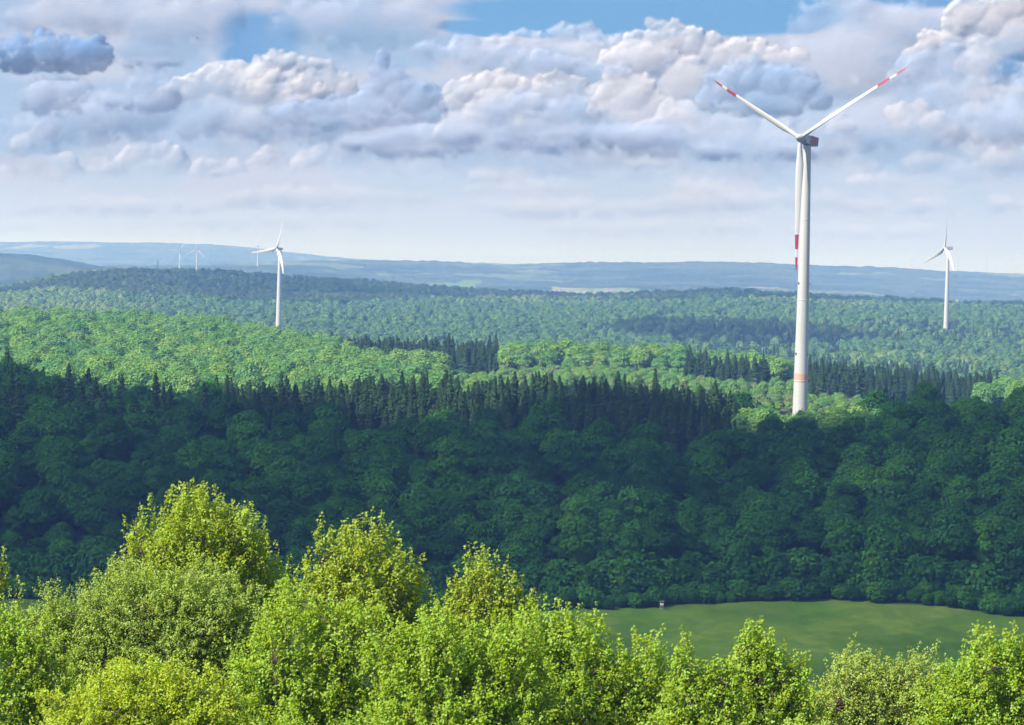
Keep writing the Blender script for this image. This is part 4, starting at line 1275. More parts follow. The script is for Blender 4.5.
PROTO = {"broad": PB, "shrub": PH, "edge": PH, "young": PC, "spruce": PS}
for i in sorted(chosen):
    x, y, kind, pi_, s, sz, lb = TREES[i]
    crown, trunk = PROTO[kind][pi_]
    label, cat, grp, nm = LAB[(kind, lb)]
    r_ = bpy.data.objects.new(nm, None)
    COL.objects.link(r_)
    r_.location = (x, y, GZ[i] - 0.2)
    r_.rotation_euler = (0, 0, rngF.uniform(0, 6.28))
    r_.scale = (s, s, sz)
    tag(r_, label, cat, grp)
    obj("crown", crown, r_)
    obj("trunk", trunk, r_)


# ---- the rest of each wood, too many to count: one object per wood
def joined(pair, name):
    """crown and trunk of a prototype in one mesh, for scattering"""
    Vs, off, loops, sizes, mats, lf = [], 0, [], [], [], []
    for k, me in enumerate(pair):
        v = np.empty(len(me.vertices) * 3, np.float32)
        me.vertices.foreach_get("co", v)
        l = np.empty(len(me.loops), np.int32)
        me.loops.foreach_get("vertex_index", l)
        t = np.empty(len(me.polygons), np.int32)
        me.polygons.foreach_get("loop_total", t)
        a = np.empty(len(me.polygons), np.float32)
        me.attributes["leaf"].data.foreach_get("value", a)
        Vs.append(v.reshape(-1, 3))
        loops.append(l + off)
        sizes.append(t)
        mats.append(np.full(len(t), k, np.int32))
        lf.append(a)
        off += len(v) // 3
    me2 = bpy.data.meshes.new(name)
    V, L, T = np.concatenate(Vs), np.concatenate(loops), np.concatenate(sizes)
    me2.vertices.add(len(V))
    me2.vertices.foreach_set("co", V.ravel())
    me2.loops.add(len(L))
    me2.loops.foreach_set("vertex_index", L)
    me2.polygons.add(len(T))
    me2.polygons.foreach_set("loop_start", np.concatenate([[0], np.cumsum(T)[:-1]]).astype(np.int32))
    me2.polygons.foreach_set("material_index", np.concatenate(mats))
    me2.update(calc_edges=True)
    me2.polygons.foreach_set("use_smooth", np.zeros(len(T), bool))
    for me in pair:
        me2.materials.append(me.materials[0])
    at_ = me2.attributes.new("leaf", "FLOAT", "FACE")
    at_.data.foreach_set("value", np.concatenate(lf))
    return bpy.data.objects.new(name, me2)


ALLP = {"broad": PB, "young": PC, "shrub": PH, "edge": PH, "spruce": PS, "bright": PC, "pale": PP, "far": PF, "farlight": PL, "farspruce": PSF}
PCOL, PIDX = None, {}


def proto_collection():
    global PCOL
    PCOL = bpy.data.collections.new("tree_kinds")
    k = 0
    for kind in ("broad", "young", "shrub", "spruce", "pale", "far", "farlight", "farspruce"):
        for j, pr in enumerate(ALLP[kind]):
            o = joined(pr, "kind_%03d" % k)
            PCOL.objects.link(o)
            PIDX[(kind, j)] = k
            k += 1
    for j in range(len(PH)):
        PIDX[("edge", j)] = PIDX[("shrub", j)]
    for j in range(len(PC)):
        PIDX[("bright", j)] = PIDX[("young", j)]


proto_collection()


def scatter_group():
    g = bpy.data.node_groups.new("scatter_trees", "GeometryNodeTree")
    g.interface.new_socket("Geometry", in_out="INPUT", socket_type="NodeSocketGeometry")
    g.interface.new_socket("Geometry", in_out="OUTPUT", socket_type="NodeSocketGeometry")
    n = NT(g)
    gi, go = n.new("NodeGroupInput"), n.new("NodeGroupOutput")
    ci = n.new("GeometryNodeCollectionInfo")
    ci.inputs["Collection"].default_value = PCOL
    ci.inputs["Separate Children"].default_value = True
    ci.inputs["Reset Children"].default_value = True
    ip = n.new("GeometryNodeInstanceOnPoints")
    na = lambda nm, ty: n.new("GeometryNodeInputNamedAttribute", data_type=ty)
    a1, a2, a3 = na("kind", "INT"), na("turn", "FLOAT_VECTOR"), na("size", "FLOAT_VECTOR")
    for a_, nm in ((a1, "tree_kind"), (a2, "turn"), (a3, "size")):
        a_.inputs[0].default_value = nm
    L = g.links.new
    L(gi.outputs[0], ip.inputs["Points"])
    L(ci.outputs[0], ip.inputs["Instance"])
    ip.inputs["Pick Instance"].default_value = True
    L(a1.outputs[0], ip.inputs["Instance Index"])
    L(a2.outputs[0], ip.inputs["Rotation"])
    L(a3.outputs[0], ip.inputs["Scale"])
    L(ip.outputs[0], go.inputs[0])
    return g


SG = scatter_group()


def wood(name, items, label):
    """items: (x, y, z, kind, proto, s, sz)"""
    me = bpy.data.meshes.new(name)
    me.vertices.add(len(items))
    me.vertices.foreach_set("co", np.array([(i[0], i[1], i[2] - 0.2) for i in items], np.float32).ravel())
    a = me.attributes.new("tree_kind", "INT", "POINT")
    a.data.foreach_set("value", np.array([PIDX[(i[3], i[4])] for i in items], np.int32))
    a = me.attributes.new("turn", "FLOAT_VECTOR", "POINT")
    a.data.foreach_set("vector", np.array([(0, 0, rngF.uniform(0, 6.28)) for i in items], np.float32).ravel())
    a = me.attributes.new("size", "FLOAT_VECTOR", "POINT")
    a.data.foreach_set("vector", np.array([(i[5], i[5], i[6]) for i in items], np.float32).ravel())
    o = obj(name, me)
    md = o.modifiers.new("scatter", "NODES")
    md.node_group = SG
    tag(o, label, kind="stuff")
    return o


rest = [i for i in range(len(TREES)) if i not in chosen]
wood("near_woodland", [(TREES[i][0], TREES[i][1], GZ[i], TREES[i][2], TREES[i][3], TREES[i][4], TREES[i][5]) for i in rest],
     "the rest of the dark wood between the meadow and the near ridge")


def items(P, kind, smin, smax, zvar=0.1):
    k = len(ALLP[kind])
    z = ground(P[:, 0], P[:, 1])
    s = rngF.uniform(smin, smax, len(P))
    wide = (0.95, 1.45) if "spruce" in kind else (0.95, 1.05)
    return [(p[0], p[1], zz, kind, int(rngF.integers(k)), ss * rngF.uniform(*wide), ss * rngF.uniform(1 - zvar, 1 + zvar)) for p, zz, ss in zip(P, z, s)]


# second hill: bright beech wood at the left, spruce stands to the right of it
def con2(x, y, px):
    z = zn(x, y, 45, 9)
    px = px + 10 * zn(x, y, 14, 13)
    y = y + 30 * zn(x, y, 16, 17)
    a = (px > 318 + 20 * z + (1760 - y) * 0.16) & (px < 508 + 12 * z) & (y > 1400) & (y < 1790)
    a |= (px > 296) & (px <= 420) & (y > 1715 + 8 * z) & (y < 1780)
    b = (px > 690 + 6 * z) & (px < 772 + 6 * z) & (y > 1385 + 10 * z) & (y < 1450)
    c = (px > 800) & (px < 1000) & (y > 1330 + (px - 800) * 0.35 + 10 * z) & (y < 1480 + (px - 800) * 0.5)
    return a | b | c


def beech2(x, y, px):
    z = zn(x, y, 45, 9)
    return ~con2(x, y, px) & (((px < 440) & (y < 1775)) | ((px > 505) & (px < 790) & (y > 1480 + 20 * z) & (y < 1640)) | ((px > 980) & (y > 1350) & (y < 1600)))


P2 = scatter(1170, 1790, -70, 1100, 9.8, rngF, beech2)
P3 = scatter(1320, 1800, 280, 1010, 6.2, rngF, con2)
P3 = P3[rngF.random(len(P3)) < 0.88]
P4 = scatter(1060, 1475, 440, 880, 6.4, rngF, lambda x, y, px: (zn(x, y, 30, 2) > -0.55) & ~con2(x, y, px))
P4b = scatter(1050, 1120, 845, 1100, 8.0, rngF)
wood("hill_woodland", items(P2, "bright", 0.92, 1.4, 0.08) + items(P3, "spruce", 0.62, 1.08, 0.16) + items(P4[::2], "pale", 0.38, 0.8) + items(P4[1::2], "bright", 0.36, 0.7) + items(P4b, "broad", 0.7, 0.9),
     "sunlit light green wood and dark spruce stands on the second hill")


# third hill, three to four kilometres off
def con3(x, y, px):
    z = zn(x, y, 70, 4)
    px = px + 26 * zn(x, y, 35, 13) + 10 * zn(x, y, 12, 3)
    y = y + 60 * zn(x, y, 28, 17)
    return ((px > 670) & (px < 866) & (y > 2350) & (y < 3010 + 50 * z)) | ((px >= 880) & (px < 1100) & (y > 2900 + 40 * z) & (y < 3250)) | ((px > 840) & (px < 1000) & (y > 2100) & (y < 2500 + 60 * z)) | (zn(x, y, 110, 7) > 0.62)


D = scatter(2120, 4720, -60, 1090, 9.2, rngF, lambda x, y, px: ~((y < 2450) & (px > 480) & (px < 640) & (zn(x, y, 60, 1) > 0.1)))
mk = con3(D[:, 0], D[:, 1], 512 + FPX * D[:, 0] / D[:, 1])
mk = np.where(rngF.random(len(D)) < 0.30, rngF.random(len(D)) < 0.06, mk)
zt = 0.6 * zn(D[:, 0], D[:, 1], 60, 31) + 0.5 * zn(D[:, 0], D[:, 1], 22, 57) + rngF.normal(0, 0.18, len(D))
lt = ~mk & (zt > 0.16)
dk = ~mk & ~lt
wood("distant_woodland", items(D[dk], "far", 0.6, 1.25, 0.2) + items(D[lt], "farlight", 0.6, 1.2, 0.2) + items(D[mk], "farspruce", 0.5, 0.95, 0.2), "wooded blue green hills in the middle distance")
print("TREES", len(TREES), "chosen", len(chosen), "second hill", len(P2) + len(P3) + len(P4), "third", len(D))

# ------------------------------------------------------------------ clouds overhead that shade the near wood and parts of the third hill (above the picture)
def shade_cloud(outline, alt, thick, seed):
    """a flat bottomed cumulus above the ground area that it shades; outline: (x, y) corners on the ground"""
    rng = np.random.default_rng(seed)
    O = np.array(outline, float)
    d = alt - 30.0
    sh = S / S[2] * d
    k = 220
    seg = np.linspace(0, len(O), k, endpoint=False)
    i0 = seg.astype(int)
    f = (seg - i0)[:, None]
    B = O[i0] * (1 - f) + O[(i0 + 1) % len(O)] * f
    c = B.mean(0)
    n_ = np.interp(seg, np.linspace(0, len(O), 46), np.concatenate([rng.uniform(-1, 1, 45), [0]]))
    n2 = np.interp(seg, np.linspace(0, len(O), 130), np.concatenate([rng.uniform(-1, 1, 129), [0]]))
    out_ = (B - c) / np.linalg.norm(B - c, axis=1, keepdims=True)
    B = B + out_ * (n_ * 14 + n2 * 7)[:, None]
    V, rings = [], [(1.0, 0.0), (1.02, 0.12), (0.97, 0.35), (0.85, 0.62), (0.65, 0.82), (0.4, 0.95), (0.15, 1.0)]
    rings = [(0.3, -0.02), (0.7, -0.02)] + rings
    for q, zz in rings:
        for j, b in enumerate(B):
            p = c + (b - c) * q * (1 + (0.05 * math.sin(j * 0.9 + zz * 9) if 0.05 < zz else 0))
            V.append((p[0] + sh[0], p[1] + sh[1], alt + zz * thick * (1 + 0.25 * math.sin(j * 0.35) * (zz > 0.1))))
    V += [(c[0] + sh[0], c[1] + sh[1], alt - 0.02 * thick), (c[0] + sh[0], c[1] + sh[1], alt + thick)]
    nr = len(rings)
    F = [(a * k + j, a * k + (j + 1) % k, (a + 1) * k + (j + 1) % k, (a + 1) * k + j) for a in range(nr - 1) for j in range(k)]
    T = [(len(V) - 2, (j + 1) % k, j) for j in range(k)] + [(len(V) - 1, (nr - 1) * k + j, (nr - 1) * k + (j + 1) % k) for j in range(k)]
    tag(obj("cloud", mesh_np("cloud", V, [np.array(F), np.array(T)], M_OVER, smooth=True)), kind="structure")


M_OVER, n_, o_ = material("cloud_overhead")
d_ = n_.new("ShaderNodeBsdfDiffuse")
d_.inputs[0].default_value = (0.85, 0.86, 0.88, 1)
t_ = n_.new("ShaderNodeBsdfTransparent")
mx_ = n_.new("ShaderNodeMixShader")
# some sun still comes through the thin cloud, more in some places than in others
g_ = n_.new("ShaderNodeNewGeometry").outputs["Position"]
n_.put(mx_.inputs[0], n_.mapr(n_.noise(g_, 0.011, 3, 0.5), 0.36, 0.64, 0.66, 0.32))
n_.t.links.new(t_.outputs[0], mx_.inputs[1])
n_.t.links.new(d_.outputs[0], mx_.inputs[2])
n_.t.links.new(mx_.outputs[0], o_.inputs[0])
XY = lambda px, Y: ((px - 512) / FPX * Y, Y)
shade_cloud([(-420, 120), (-200, 170), (0, 185), (200, 180), (420, 130), (620, 700), XY(1500, 995), XY(1100, 985), XY(1012, 978), XY(930, 972), XY(872, 962), XY(852, 935), XY(830, 906), XY(770, 904), XY(745, 928), XY(650, 945), XY(560, 928), XY(500, 908), XY(400, 900), XY(290, 904), XY(240, 935), XY(150, 965), XY(0, 985), XY(-500, 1000), (-620, 700)], 900.0, 50.0, 3)  # unseen cloud, front edge stretched towards the camera to dim the lit haze
shade_cloud([XY(-260, 3500), XY(60, 3620), XY(180, 3330), XY(330, 3380), XY(470, 3800), XY(560, 4120), XY(760, 4130), XY(800, 4300), XY(780, 4900), XY(300, 4900), XY(170, 4450), XY(110, 4150), XY(40, 4060), XY(-260, 4100)], 1100.0, 110.0, 4)
shade_cloud([XY(560, 3900), XY(700, 3820), XY(860, 4000), XY(1150, 4050), XY(1150, 4300), XY(860, 4220), XY(700, 4150)], 1200.0, 60.0, 6)
shade_cloud([XY(600, 2900), XY(700, 2750), XY(860, 2850), XY(900, 3000), XY(780, 3150), XY(650, 3080)], 1150.0, 60.0, 8)
# ------------------------------------------------------------------ the sunny trees and bushes in front, on the slope below the camera
M_MAPLE = leaf_material("maple_leaves", [(0.30, 0.38, 0.012), (0.32, 0.39, 0.015)], trans=0.46, tcol=(1.3, 1.35, 0.45, 1), rough=0.45)
M_HAW = leaf_material("hawthorn_leaves", [(0.26, 0.35, 0.040), (0.28, 0.355, 0.048)], trans=0.35, tcol=(1.2, 1.25, 0.6, 1), rough=0.4)
M_LIME = leaf_material("bright_bush_leaves", [(0.26, 0.38, 0.012), (0.28, 0.39, 0.014)], trans=0.46, tcol=(1.3, 1.35, 0.4, 1), rough=0.45)
M_GOLD = leaf_material("yellow_green_bush_leaves", [(0.35, 0.43, 0.012), (0.36, 0.44, 0.014)], trans=0.46, tcol=(1.3, 1.3, 0.4, 1), rough=0.45)
M_TWIG = bark_material("twig_bark", (0.12, 0.095, 0.07))


def leaves_at(P, N, size, rng, wide=0.8):
    """single leaves: two faces folded along the midrib"""
    k = len(P)
    N = N / (np.linalg.norm(N, axis=1, keepdims=True) + 1e-9)
    A = rng.normal(size=(k, 3)) + np.array([0, 0, -0.5])
    A -= N * (A * N).sum(1, keepdims=True)
    A /= np.linalg.norm(A, axis=1, keepdims=True) + 1e-9
    B = np.cross(N, A)
    s = (size * rng.uniform(0.65, 1.25, k))[:, None]
    fold = rng.uniform(0.05, 0.35, (k, 1)) * s
    w = s * wide * 0.5 * rng.uniform(0.8, 1.15, (k, 1))
    mid = P + A * s * rng.uniform(0.42, 0.55, (k, 1))
    V = np.stack([P, mid + B * w + N * fold * 0.5, P + A * s, mid - B * w + N * fold * 0.5], 1).reshape(-1, 3)
    i = np.arange(k) * 4
    F = np.concatenate([np.stack([i, i + 1, i + 2], 1), np.stack([i, i + 2, i + 3], 1)])
    return V, F


def fg_tree(name, label, cat, mat, Y, lobes, spires=(), leaf=0.11, lai=3.0, shoot=0.55, tuft=0.15, up=0.9, stems=1, seed=0, group=None, per=24, wide=0.8, gap=0.22, spire_len=1.1, spiky=0.16):
    rng = np.random.default_rng(seed)
    leaf = leaf * 0.82
    per = int(per * 1.2)
    m = Y / FPX
    L = np.array([(*l[:4], (l[4] if len(l) > 4 else 0.0)) for l in lobes], float)
    C = np.array([at(l[0], l[1], Y + l[4]) for l in L])
    RX, RZ = L[:, 2] * m, L[:, 3] * m
    wgt = RX * RZ
    ctr = (C * wgt[:, None]).sum(0) / wgt.sum()
    gz = float(ground(ctr[0], ctr[1]))
    org = np.array([ctr[0], ctr[1], gz])
    C = C - org
    if spires:
        SPI = np.array([at(p[0], p[1], Y + rng.uniform(-.3, .3)) for p in spires]) - org
    else:
        SPI = np.zeros((0, 3))
    # ends of the leafy shoots, spread through the crown, denser towards its surface
    ends, outs, lens = [], [], []
    for c, rx, rz in zip(C, RX, RZ):
        leaf_ = leaf
        n_leaf = math.pi * rx * rz * lai * 1.45 / (0.5 * leaf * leaf * wide)
        ns = int(n_leaf / per)
        d = sph_dirs(ns, rng, -0.75)
        rad = rng.uniform(0.35, 1.0, ns) ** 0.6
        lump = 1 + 0.20 * np.sin(d[:, 0] * 5.1 + c[0] * 3) * np.cos(d[:, 2] * 4.3 + c[1]) + 0.13 * np.sin(d[:, 0] * 11 + d[:, 1] * 9 + c[2])
        e = c + d * np.stack([rx * lump, rx * 0.9 * lump, rz * lump], 1) * rad[:, None]
        if gap:
            hole = np.sin(e[:, 0] * 2.3 + seed) * np.sin(e[:, 2] * 2.9 + seed * 2) * np.sin(e[:, 1] * 2.1)
            keep = hole < 1 - gap
            e, d, rad = e[keep], d[keep], rad[keep]
        ends.append(e)
        outs.append(d)
        ll = shoot * rng.uniform(0.6, 1.25, len(e))
        tall = (d[:, 2] > 0.35) & (rad > 0.8) & (rng.random(len(e)) < spiky)
        ll[tall] *= 1.7
        e[tall, 2] += 0.35 * ll[tall]
        lens.append(ll)
    for p in SPI:
        ends.append(p[None])
        outs.append(np.array([[0, 0, 1.0]]))
        lens.append(np.array([spire_len * rng.uniform(0.85, 1.2)]))
        # side shoots below the tip
        for _ in range(3):
            q = p + np.array([rng.normal(0, 0.18), rng.normal(0, 0.18), -rng.uniform(0.35, 0.9)])
            ends.append(q[None])
            outs.append(np.array([[rng.normal(0, .4), rng.normal(0, .4), 0.8]]))
            lens.append(np.array([shoot * 1.2]))
    E, O, LN = np.concatenate(ends), np.concatenate(outs), np.concatenate(lens)
    ok = E[:, 2] > 0.25
    E, O, LN = E[ok], O[ok], LN[ok]
    D = O + np.array([0, 0, up]) + rng.normal(0, 0.28, O.shape)
    D /= np.linalg.norm(D, axis=1, keepdims=True)
    Bs = E - D * LN[:, None]
    # leaves along each shoot
    cnt = np.maximum(6, (per * LN / shoot * rng.uniform(0.7, 1.3, len(E)))).astype(int)
    idx = np.repeat(np.arange(len(E)), cnt)
    t = rng.uniform(0.0, 1.0, len(idx)) ** 0.8
    off = rng.normal(size=(len(idx), 3))
    off /= np.linalg.norm(off, axis=1, keepdims=True)
    rad = tuft * (0.25 + 0.95 * np.sqrt(np.maximum(1 - t, 0.02))) * rng.uniform(0.3, 1.0, len(idx))
    P = Bs[idx] + (E - Bs)[idx] * t[:, None] + off * rad[:, None]
    N = off * 0.45 + np.array([-0.38, -0.28, 0.5]) + rng.normal(0, 0.38, (len(idx), 3))
    V, F = leaves_at(P, N, leaf, rng, wide)
    lf = np.clip(0.5 + rng.normal(0, 0.2, len(idx)) + rng.normal(0, 0.10, len(E))[idx] + 0.12 * (t - 0.5), 0, 1)
    root = bpy.data.objects.new(name, None)
    COL.objects.link(root)
    root.location = org
    tag(root, label, cat, group)
    obj("foliage", mesh_np("foliage", V, F, mat, {"leaf": ("FACE", "FLOAT", np.concatenate([lf, lf]))}), root)
    # trunk, limbs and twigs
    low = min(0.32 * (C[:, 2].max()), 1.6) if stems == 1 else 0.1
    tr = Acc()
    limb = []
    nl = max(5, 3 * len(C))
    if stems == 1:
        r0 = 0.05 + 0.012 * C[:, 2].max()
        tr.add(*tube([(0, 0, -0.5), (0.03, 0, 0.3), (0.0, 0.05, low * 1.05)], [r0 * 1.5, r0 * 1.1, r0 * 0.9], 9))
    for i in range(nl):
        c, rx, rz = C[i % len(C)], RX[i % len(C)], RZ[i % len(C)]
        e = c + sph_dirs(1, rng, 0.0)[0] * np.array([rx, rx * 0.9, rz]) * 0.72
        s0 = np.array([rng.normal(0, 0.03), rng.normal(0, 0.03), low * rng.uniform(0.75, 1.05)]) if stems == 1 else np.array([rng.normal(0, 0.35), rng.normal(0, 0.3), -0.3])
        mid = s0 * 0.5 + e * 0.5 + np.array([(s0 - e)[0] * 0.12, (s0 - e)[1] * 0.12, 0.10 * (e - s0)[2]]) + rng.normal(0, 0.12, 3)
        ts = np.linspace(0, 1, 9)[:, None]
        path = (1 - ts) ** 2 * s0 + 2 * ts * (1 - ts) * mid + ts ** 2 * e
        path[1:-1] += rng.normal(0, 0.04, (7, 3))
        rb_ = 0.035 + 0.010 * np.linalg.norm(e - s0)
        tr.add(*tube(path, np.linspace(rb_, 0.012, 9), 6))
        limb.append(path)
    LP = np.concatenate(limb)
    obj("trunk", tr.mesh("trunk", [M_TWIG], True), root)
    tw = Acc()
    sel = rng.permutation(len(E))[:min(len(E), 900)]
    for i in sel:
        q = Bs[i]
        dd = np.linalg.norm(LP - q, axis=1) + 0.6 * np.maximum(LP[:, 2] - q[2], 0)
        s0 = LP[np.argmin(dd)]
        if np.linalg.norm(s0 - q) > 2.2:
            s0 = q + (s0 - q) * 2.2 / np.linalg.norm(s0 - q)
        tw.add(*tube([s0, (s0 + q) / 2 + rng.normal(0, 0.05, 3), q, E[i]], [0.014, 0.010, 0.007, 0.003], 4))
    obj("twigs", tw.mesh("twigs", [M_TWIG], False), root)
    return root


FG = []
fg_tree("maple_tree", "tallest sunlit yellow green maple with a broad domed crown above grey green hawthorn", "maple", M_MAPLE, 96,
        [(198, 585, 72, 92), (248, 600, 48, 72, 0.6), (158, 580, 40, 55), (205, 545, 55, 56)],
        [(172, 484), (184, 481), (193, 479), (204, 482), (214, 484), (222, 492), (150, 494), (143, 508), (233, 506), (245, 512), (256, 517), (262, 530), (276, 541), (288, 553), (122, 545), (112, 552), (134, 522)],
        leaf=0.115, seed=1, per=24, tuft=0.17, shoot=0.6, spiky=0.3)
fg_tree("maple_tree", "sunlit maple with loose upright shoots, behind bright bushes left of the picture's middle", "maple", M_MAPLE, 92,
        [(362, 608, 58, 82), (402, 622, 36, 58, 0.5), (328, 600, 30, 58)],
        [(322, 514), (345, 518), (366, 512), (373, 507), (382, 511), (391, 523), (398, 534), (412, 548), (418, 555), (428, 572), (335, 530), (309, 546), (357, 520)],
        leaf=0.115, seed=2, per=24, tuft=0.17, shoot=0.6, gap=0.3, spiky=0.3)
fg_tree("maple_tree", "smallest sunlit maple with thin upright shoots, right of the two bigger maples", "maple", M_MAPLE, 90,
        [(488, 630, 40, 72), (520, 640, 26, 48, 0.4), (465, 620, 24, 50)],
        [(467, 542), (484, 543), (473, 556), (496, 549), (509, 554), (456, 566), (515, 570), (533, 588), (522, 580), (450, 580)],
        leaf=0.112, seed=3, per=24, tuft=0.16, shoot=0.6, gap=0.3, spiky=0.3)
fg_tree("hawthorn_bush", "wide grey green hawthorn in front of the tallest maple", "hawthorn", M_HAW, 80,
        [(158, 650, 98, 88), (95, 660, 70, 74), (225, 648, 55, 76), (185, 610, 60, 50), (120, 612, 52, 42), (55, 640, 40, 46)],
        [(38, 576), (52, 580), (24, 583), (10, 588), (70, 584), (95, 572), (128, 560), (150, 556), (232, 566), (258, 582)],
        leaf=0.075, seed=4, per=26, tuft=0.14, shoot=0.42, up=0.4, stems=3, lai=2.7, spire_len=0.7)
fg_tree("yellow_green_bush", "low rounded yellow green bush at the bottom left, below grey green hawthorn", "bush", M_GOLD, 66,
        [(150, 735, 100, 74), (85, 740, 62, 62), (212, 735, 52, 58), (150, 690, 60, 36)], [(90, 668), (150, 656), (178, 655), (210, 668)],
        leaf=0.075, seed=5, per=24, tuft=0.13, shoot=0.38, up=0.5, stems=3, lai=3.0, spire_len=0.4)
fg_tree("bright_green_bush", "bright green bush filling the lower left corner", "bush", M_LIME, 72,
        [(8, 690, 58, 92), (48, 720, 46, 70), (-50, 690, 50, 80)], [(4, 594), (18, 600), (30, 606), (44, 622), (-10, 596)],
        leaf=0.095, seed=6, per=24, tuft=0.15, shoot=0.45, stems=3)
fg_tree("maple_tree", "maple mostly outside the left edge, a few leafy twigs reaching in", "maple", M_MAPLE, 86,
        [(-52, 610, 52, 74), (-100, 600, 50, 90)], [(3, 546), (-6, 552), (2, 562), (-12, 540)],
        leaf=0.112, seed=7, per=24, tuft=0.16)
fg_tree("bright_green_bush", "tall bright green bush in front of the second maple, left of centre", "bush", M_LIME, 76,
        [(300, 670, 66, 92), (262, 700, 48, 78), (345, 680, 56, 84), (310, 735, 90, 60)], [(283, 578), (296, 572), (310, 580), (330, 588), (350, 596), (265, 600), (372, 606)],
        leaf=0.10, seed=8, per=24, tuft=0.16, shoot=0.5, stems=3)
fg_tree("bright_green_bush", "bright green bush in front of the smallest maple, at the bottom centre", "bush", M_LIME, 74,
        [(452, 688, 66, 88), (410, 690, 50, 82), (505, 690, 56, 86), (450, 740, 90, 60)], [(400, 608), (425, 612), (448, 604), (470, 606), (490, 612), (515, 606), (535, 612)],
        leaf=0.10, seed=9, per=24, tuft=0.16, shoot=0.5, stems=3)
fg_tree("bright_green_bush", "bush with dark gaps between bright leaves, just left of the meadow's near corner", "bush", M_LIME, 77,
        [(580, 698, 62, 90), (548, 680, 38, 80), (634, 706, 48, 72), (600, 745, 90, 54), (662, 716, 30, 58)], [(547, 602), (556, 598), (570, 612), (586, 618), (600, 622), (620, 634), (634, 634), (650, 640)],
        leaf=0.10, seed=10, per=24, tuft=0.16, shoot=0.5, stems=3, gap=0.35)
fg_tree("bright_green_bush", "narrow bright green bush standing before the meadow, left of the taller one", "bush", M_LIME, 73,
        [(688, 708, 34, 68), (700, 735, 60, 62), (722, 704, 24, 54)], [(684, 636), (679, 644), (692, 648), (716, 655), (724, 664)],
        leaf=0.10, seed=11, per=24, tuft=0.15, shoot=0.5, stems=3, gap=0.2)
fg_tree("bright_green_bush", "upright bright green bush with a pointed top, in front of the meadow's middle", "bush", M_LIME, 75,
        [(764, 692, 38, 64), (748, 670, 24, 46), (788, 708, 28, 56), (765, 735, 62, 56)], [(748, 619), (757, 624), (771, 626), (742, 636), (784, 640), (796, 652), (738, 650), (804, 668)],
        leaf=0.10, seed=12, per=24, tuft=0.16, shoot=0.5, stems=3)
fg_tree("hawthorn_bush", "grey green hawthorn with tall bare shoots, in front of the meadow at the right", "hawthorn", M_HAW, 78,
        [(868, 718, 70, 70), (908, 716, 56, 66), (832, 730, 50, 62), (870, 690, 46, 34)], [(855, 632), (853, 640), (858, 650), (881, 648), (900, 652), (912, 650), (836, 662), (930, 658), (812, 680)],
        leaf=0.078, seed=13, per=24, tuft=0.14, shoot=0.5, up=0.6, stems=3, lai=2.6, gap=0.25)
fg_tree("bright_green_bush", "bright green bush at the right edge in front of the meadow", "bush", M_LIME, 76,
        [(985, 705, 52, 76), (948, 730, 40, 56), (1018, 700, 40, 78), (1060, 700, 50, 76), (960, 720, 34, 60), (1010, 750, 70, 40)], [(978, 626), (988, 632), (965, 640), (1003, 640), (1016, 636), (950, 656), (1022, 634)],
        leaf=0.10, seed=14, per=24, tuft=0.16, shoot=0.5, stems=3)
fg_tree("bright_green_bush", "low bright green bush at the bottom edge between hawthorn and the upright bush", "bush", M_LIME, 66,
        [(800, 770, 60, 52), (740, 770, 60, 50), (680, 775, 50, 50)], [(800, 716), (770, 718)],
        leaf=0.09, seed=15, per=24, tuft=0.15, shoot=0.45, stems=3)
fg_tree("bright_green_bush", "low dark gapped bush along the bottom edge, left of centre", "bush", M_LIME, 66,
        [(270, 765, 60, 56), (340, 770, 70, 56), (520, 775, 70, 56), (430, 775, 60, 54)], [],
        leaf=0.09, seed=16, per=24, tuft=0.15, shoot=0.45, stems=3, gap=0.3)
# ------------------------------------------------------------------ small things
def flat(name, col, rough=0.8):
    mt, n, out = material(name)
    b = n.new("ShaderNodeBsdfPrincipled")
    g = n.new("ShaderNodeTexCoord").outputs["Object"]
    s = n.noise(g, 2.5, 4, 0.6)
    n.put(b.inputs["Base Color"], n.mix(s, tuple(x * 0.8 for x in col) + (1,), tuple(min(1, x * 1.15) for x in col) + (1,)))
    b.inputs["Roughness"].default_value = rough
    n.t.links.new(b.outputs[0], out.inputs[0])
    return mt


M_WALL, M_ROOF, M_WOOD, M_BIRD, M_MAST, M_PANE = flat("house_wall", (0.32, 0.30, 0.30)), flat("house_roof", (0.16, 0.13, 0.13)), flat("weathered_wood", (0.42, 0.38, 0.33)), flat("bird_feathers", (0.03, 0.028, 0.026)), flat("mast_steel", (0.10, 0.11, 0.12)), flat("window_pane", (0.08, 0.09, 0.11), 0.2)


def box(c, s):
    c, s = np.array(c, float), np.array(s, float) / 2
    V = np.array([(x, y, z) for z in (-1, 1) for y in (-1, 1) for x in (-1, 1)]) * s + c
    F = np.array([(0, 2, 3, 1), (4, 5, 7, 6), (0, 1, 5, 4), (2, 6, 7, 3), (0, 4, 6, 2), (1, 3, 7, 5)])
    return V, F


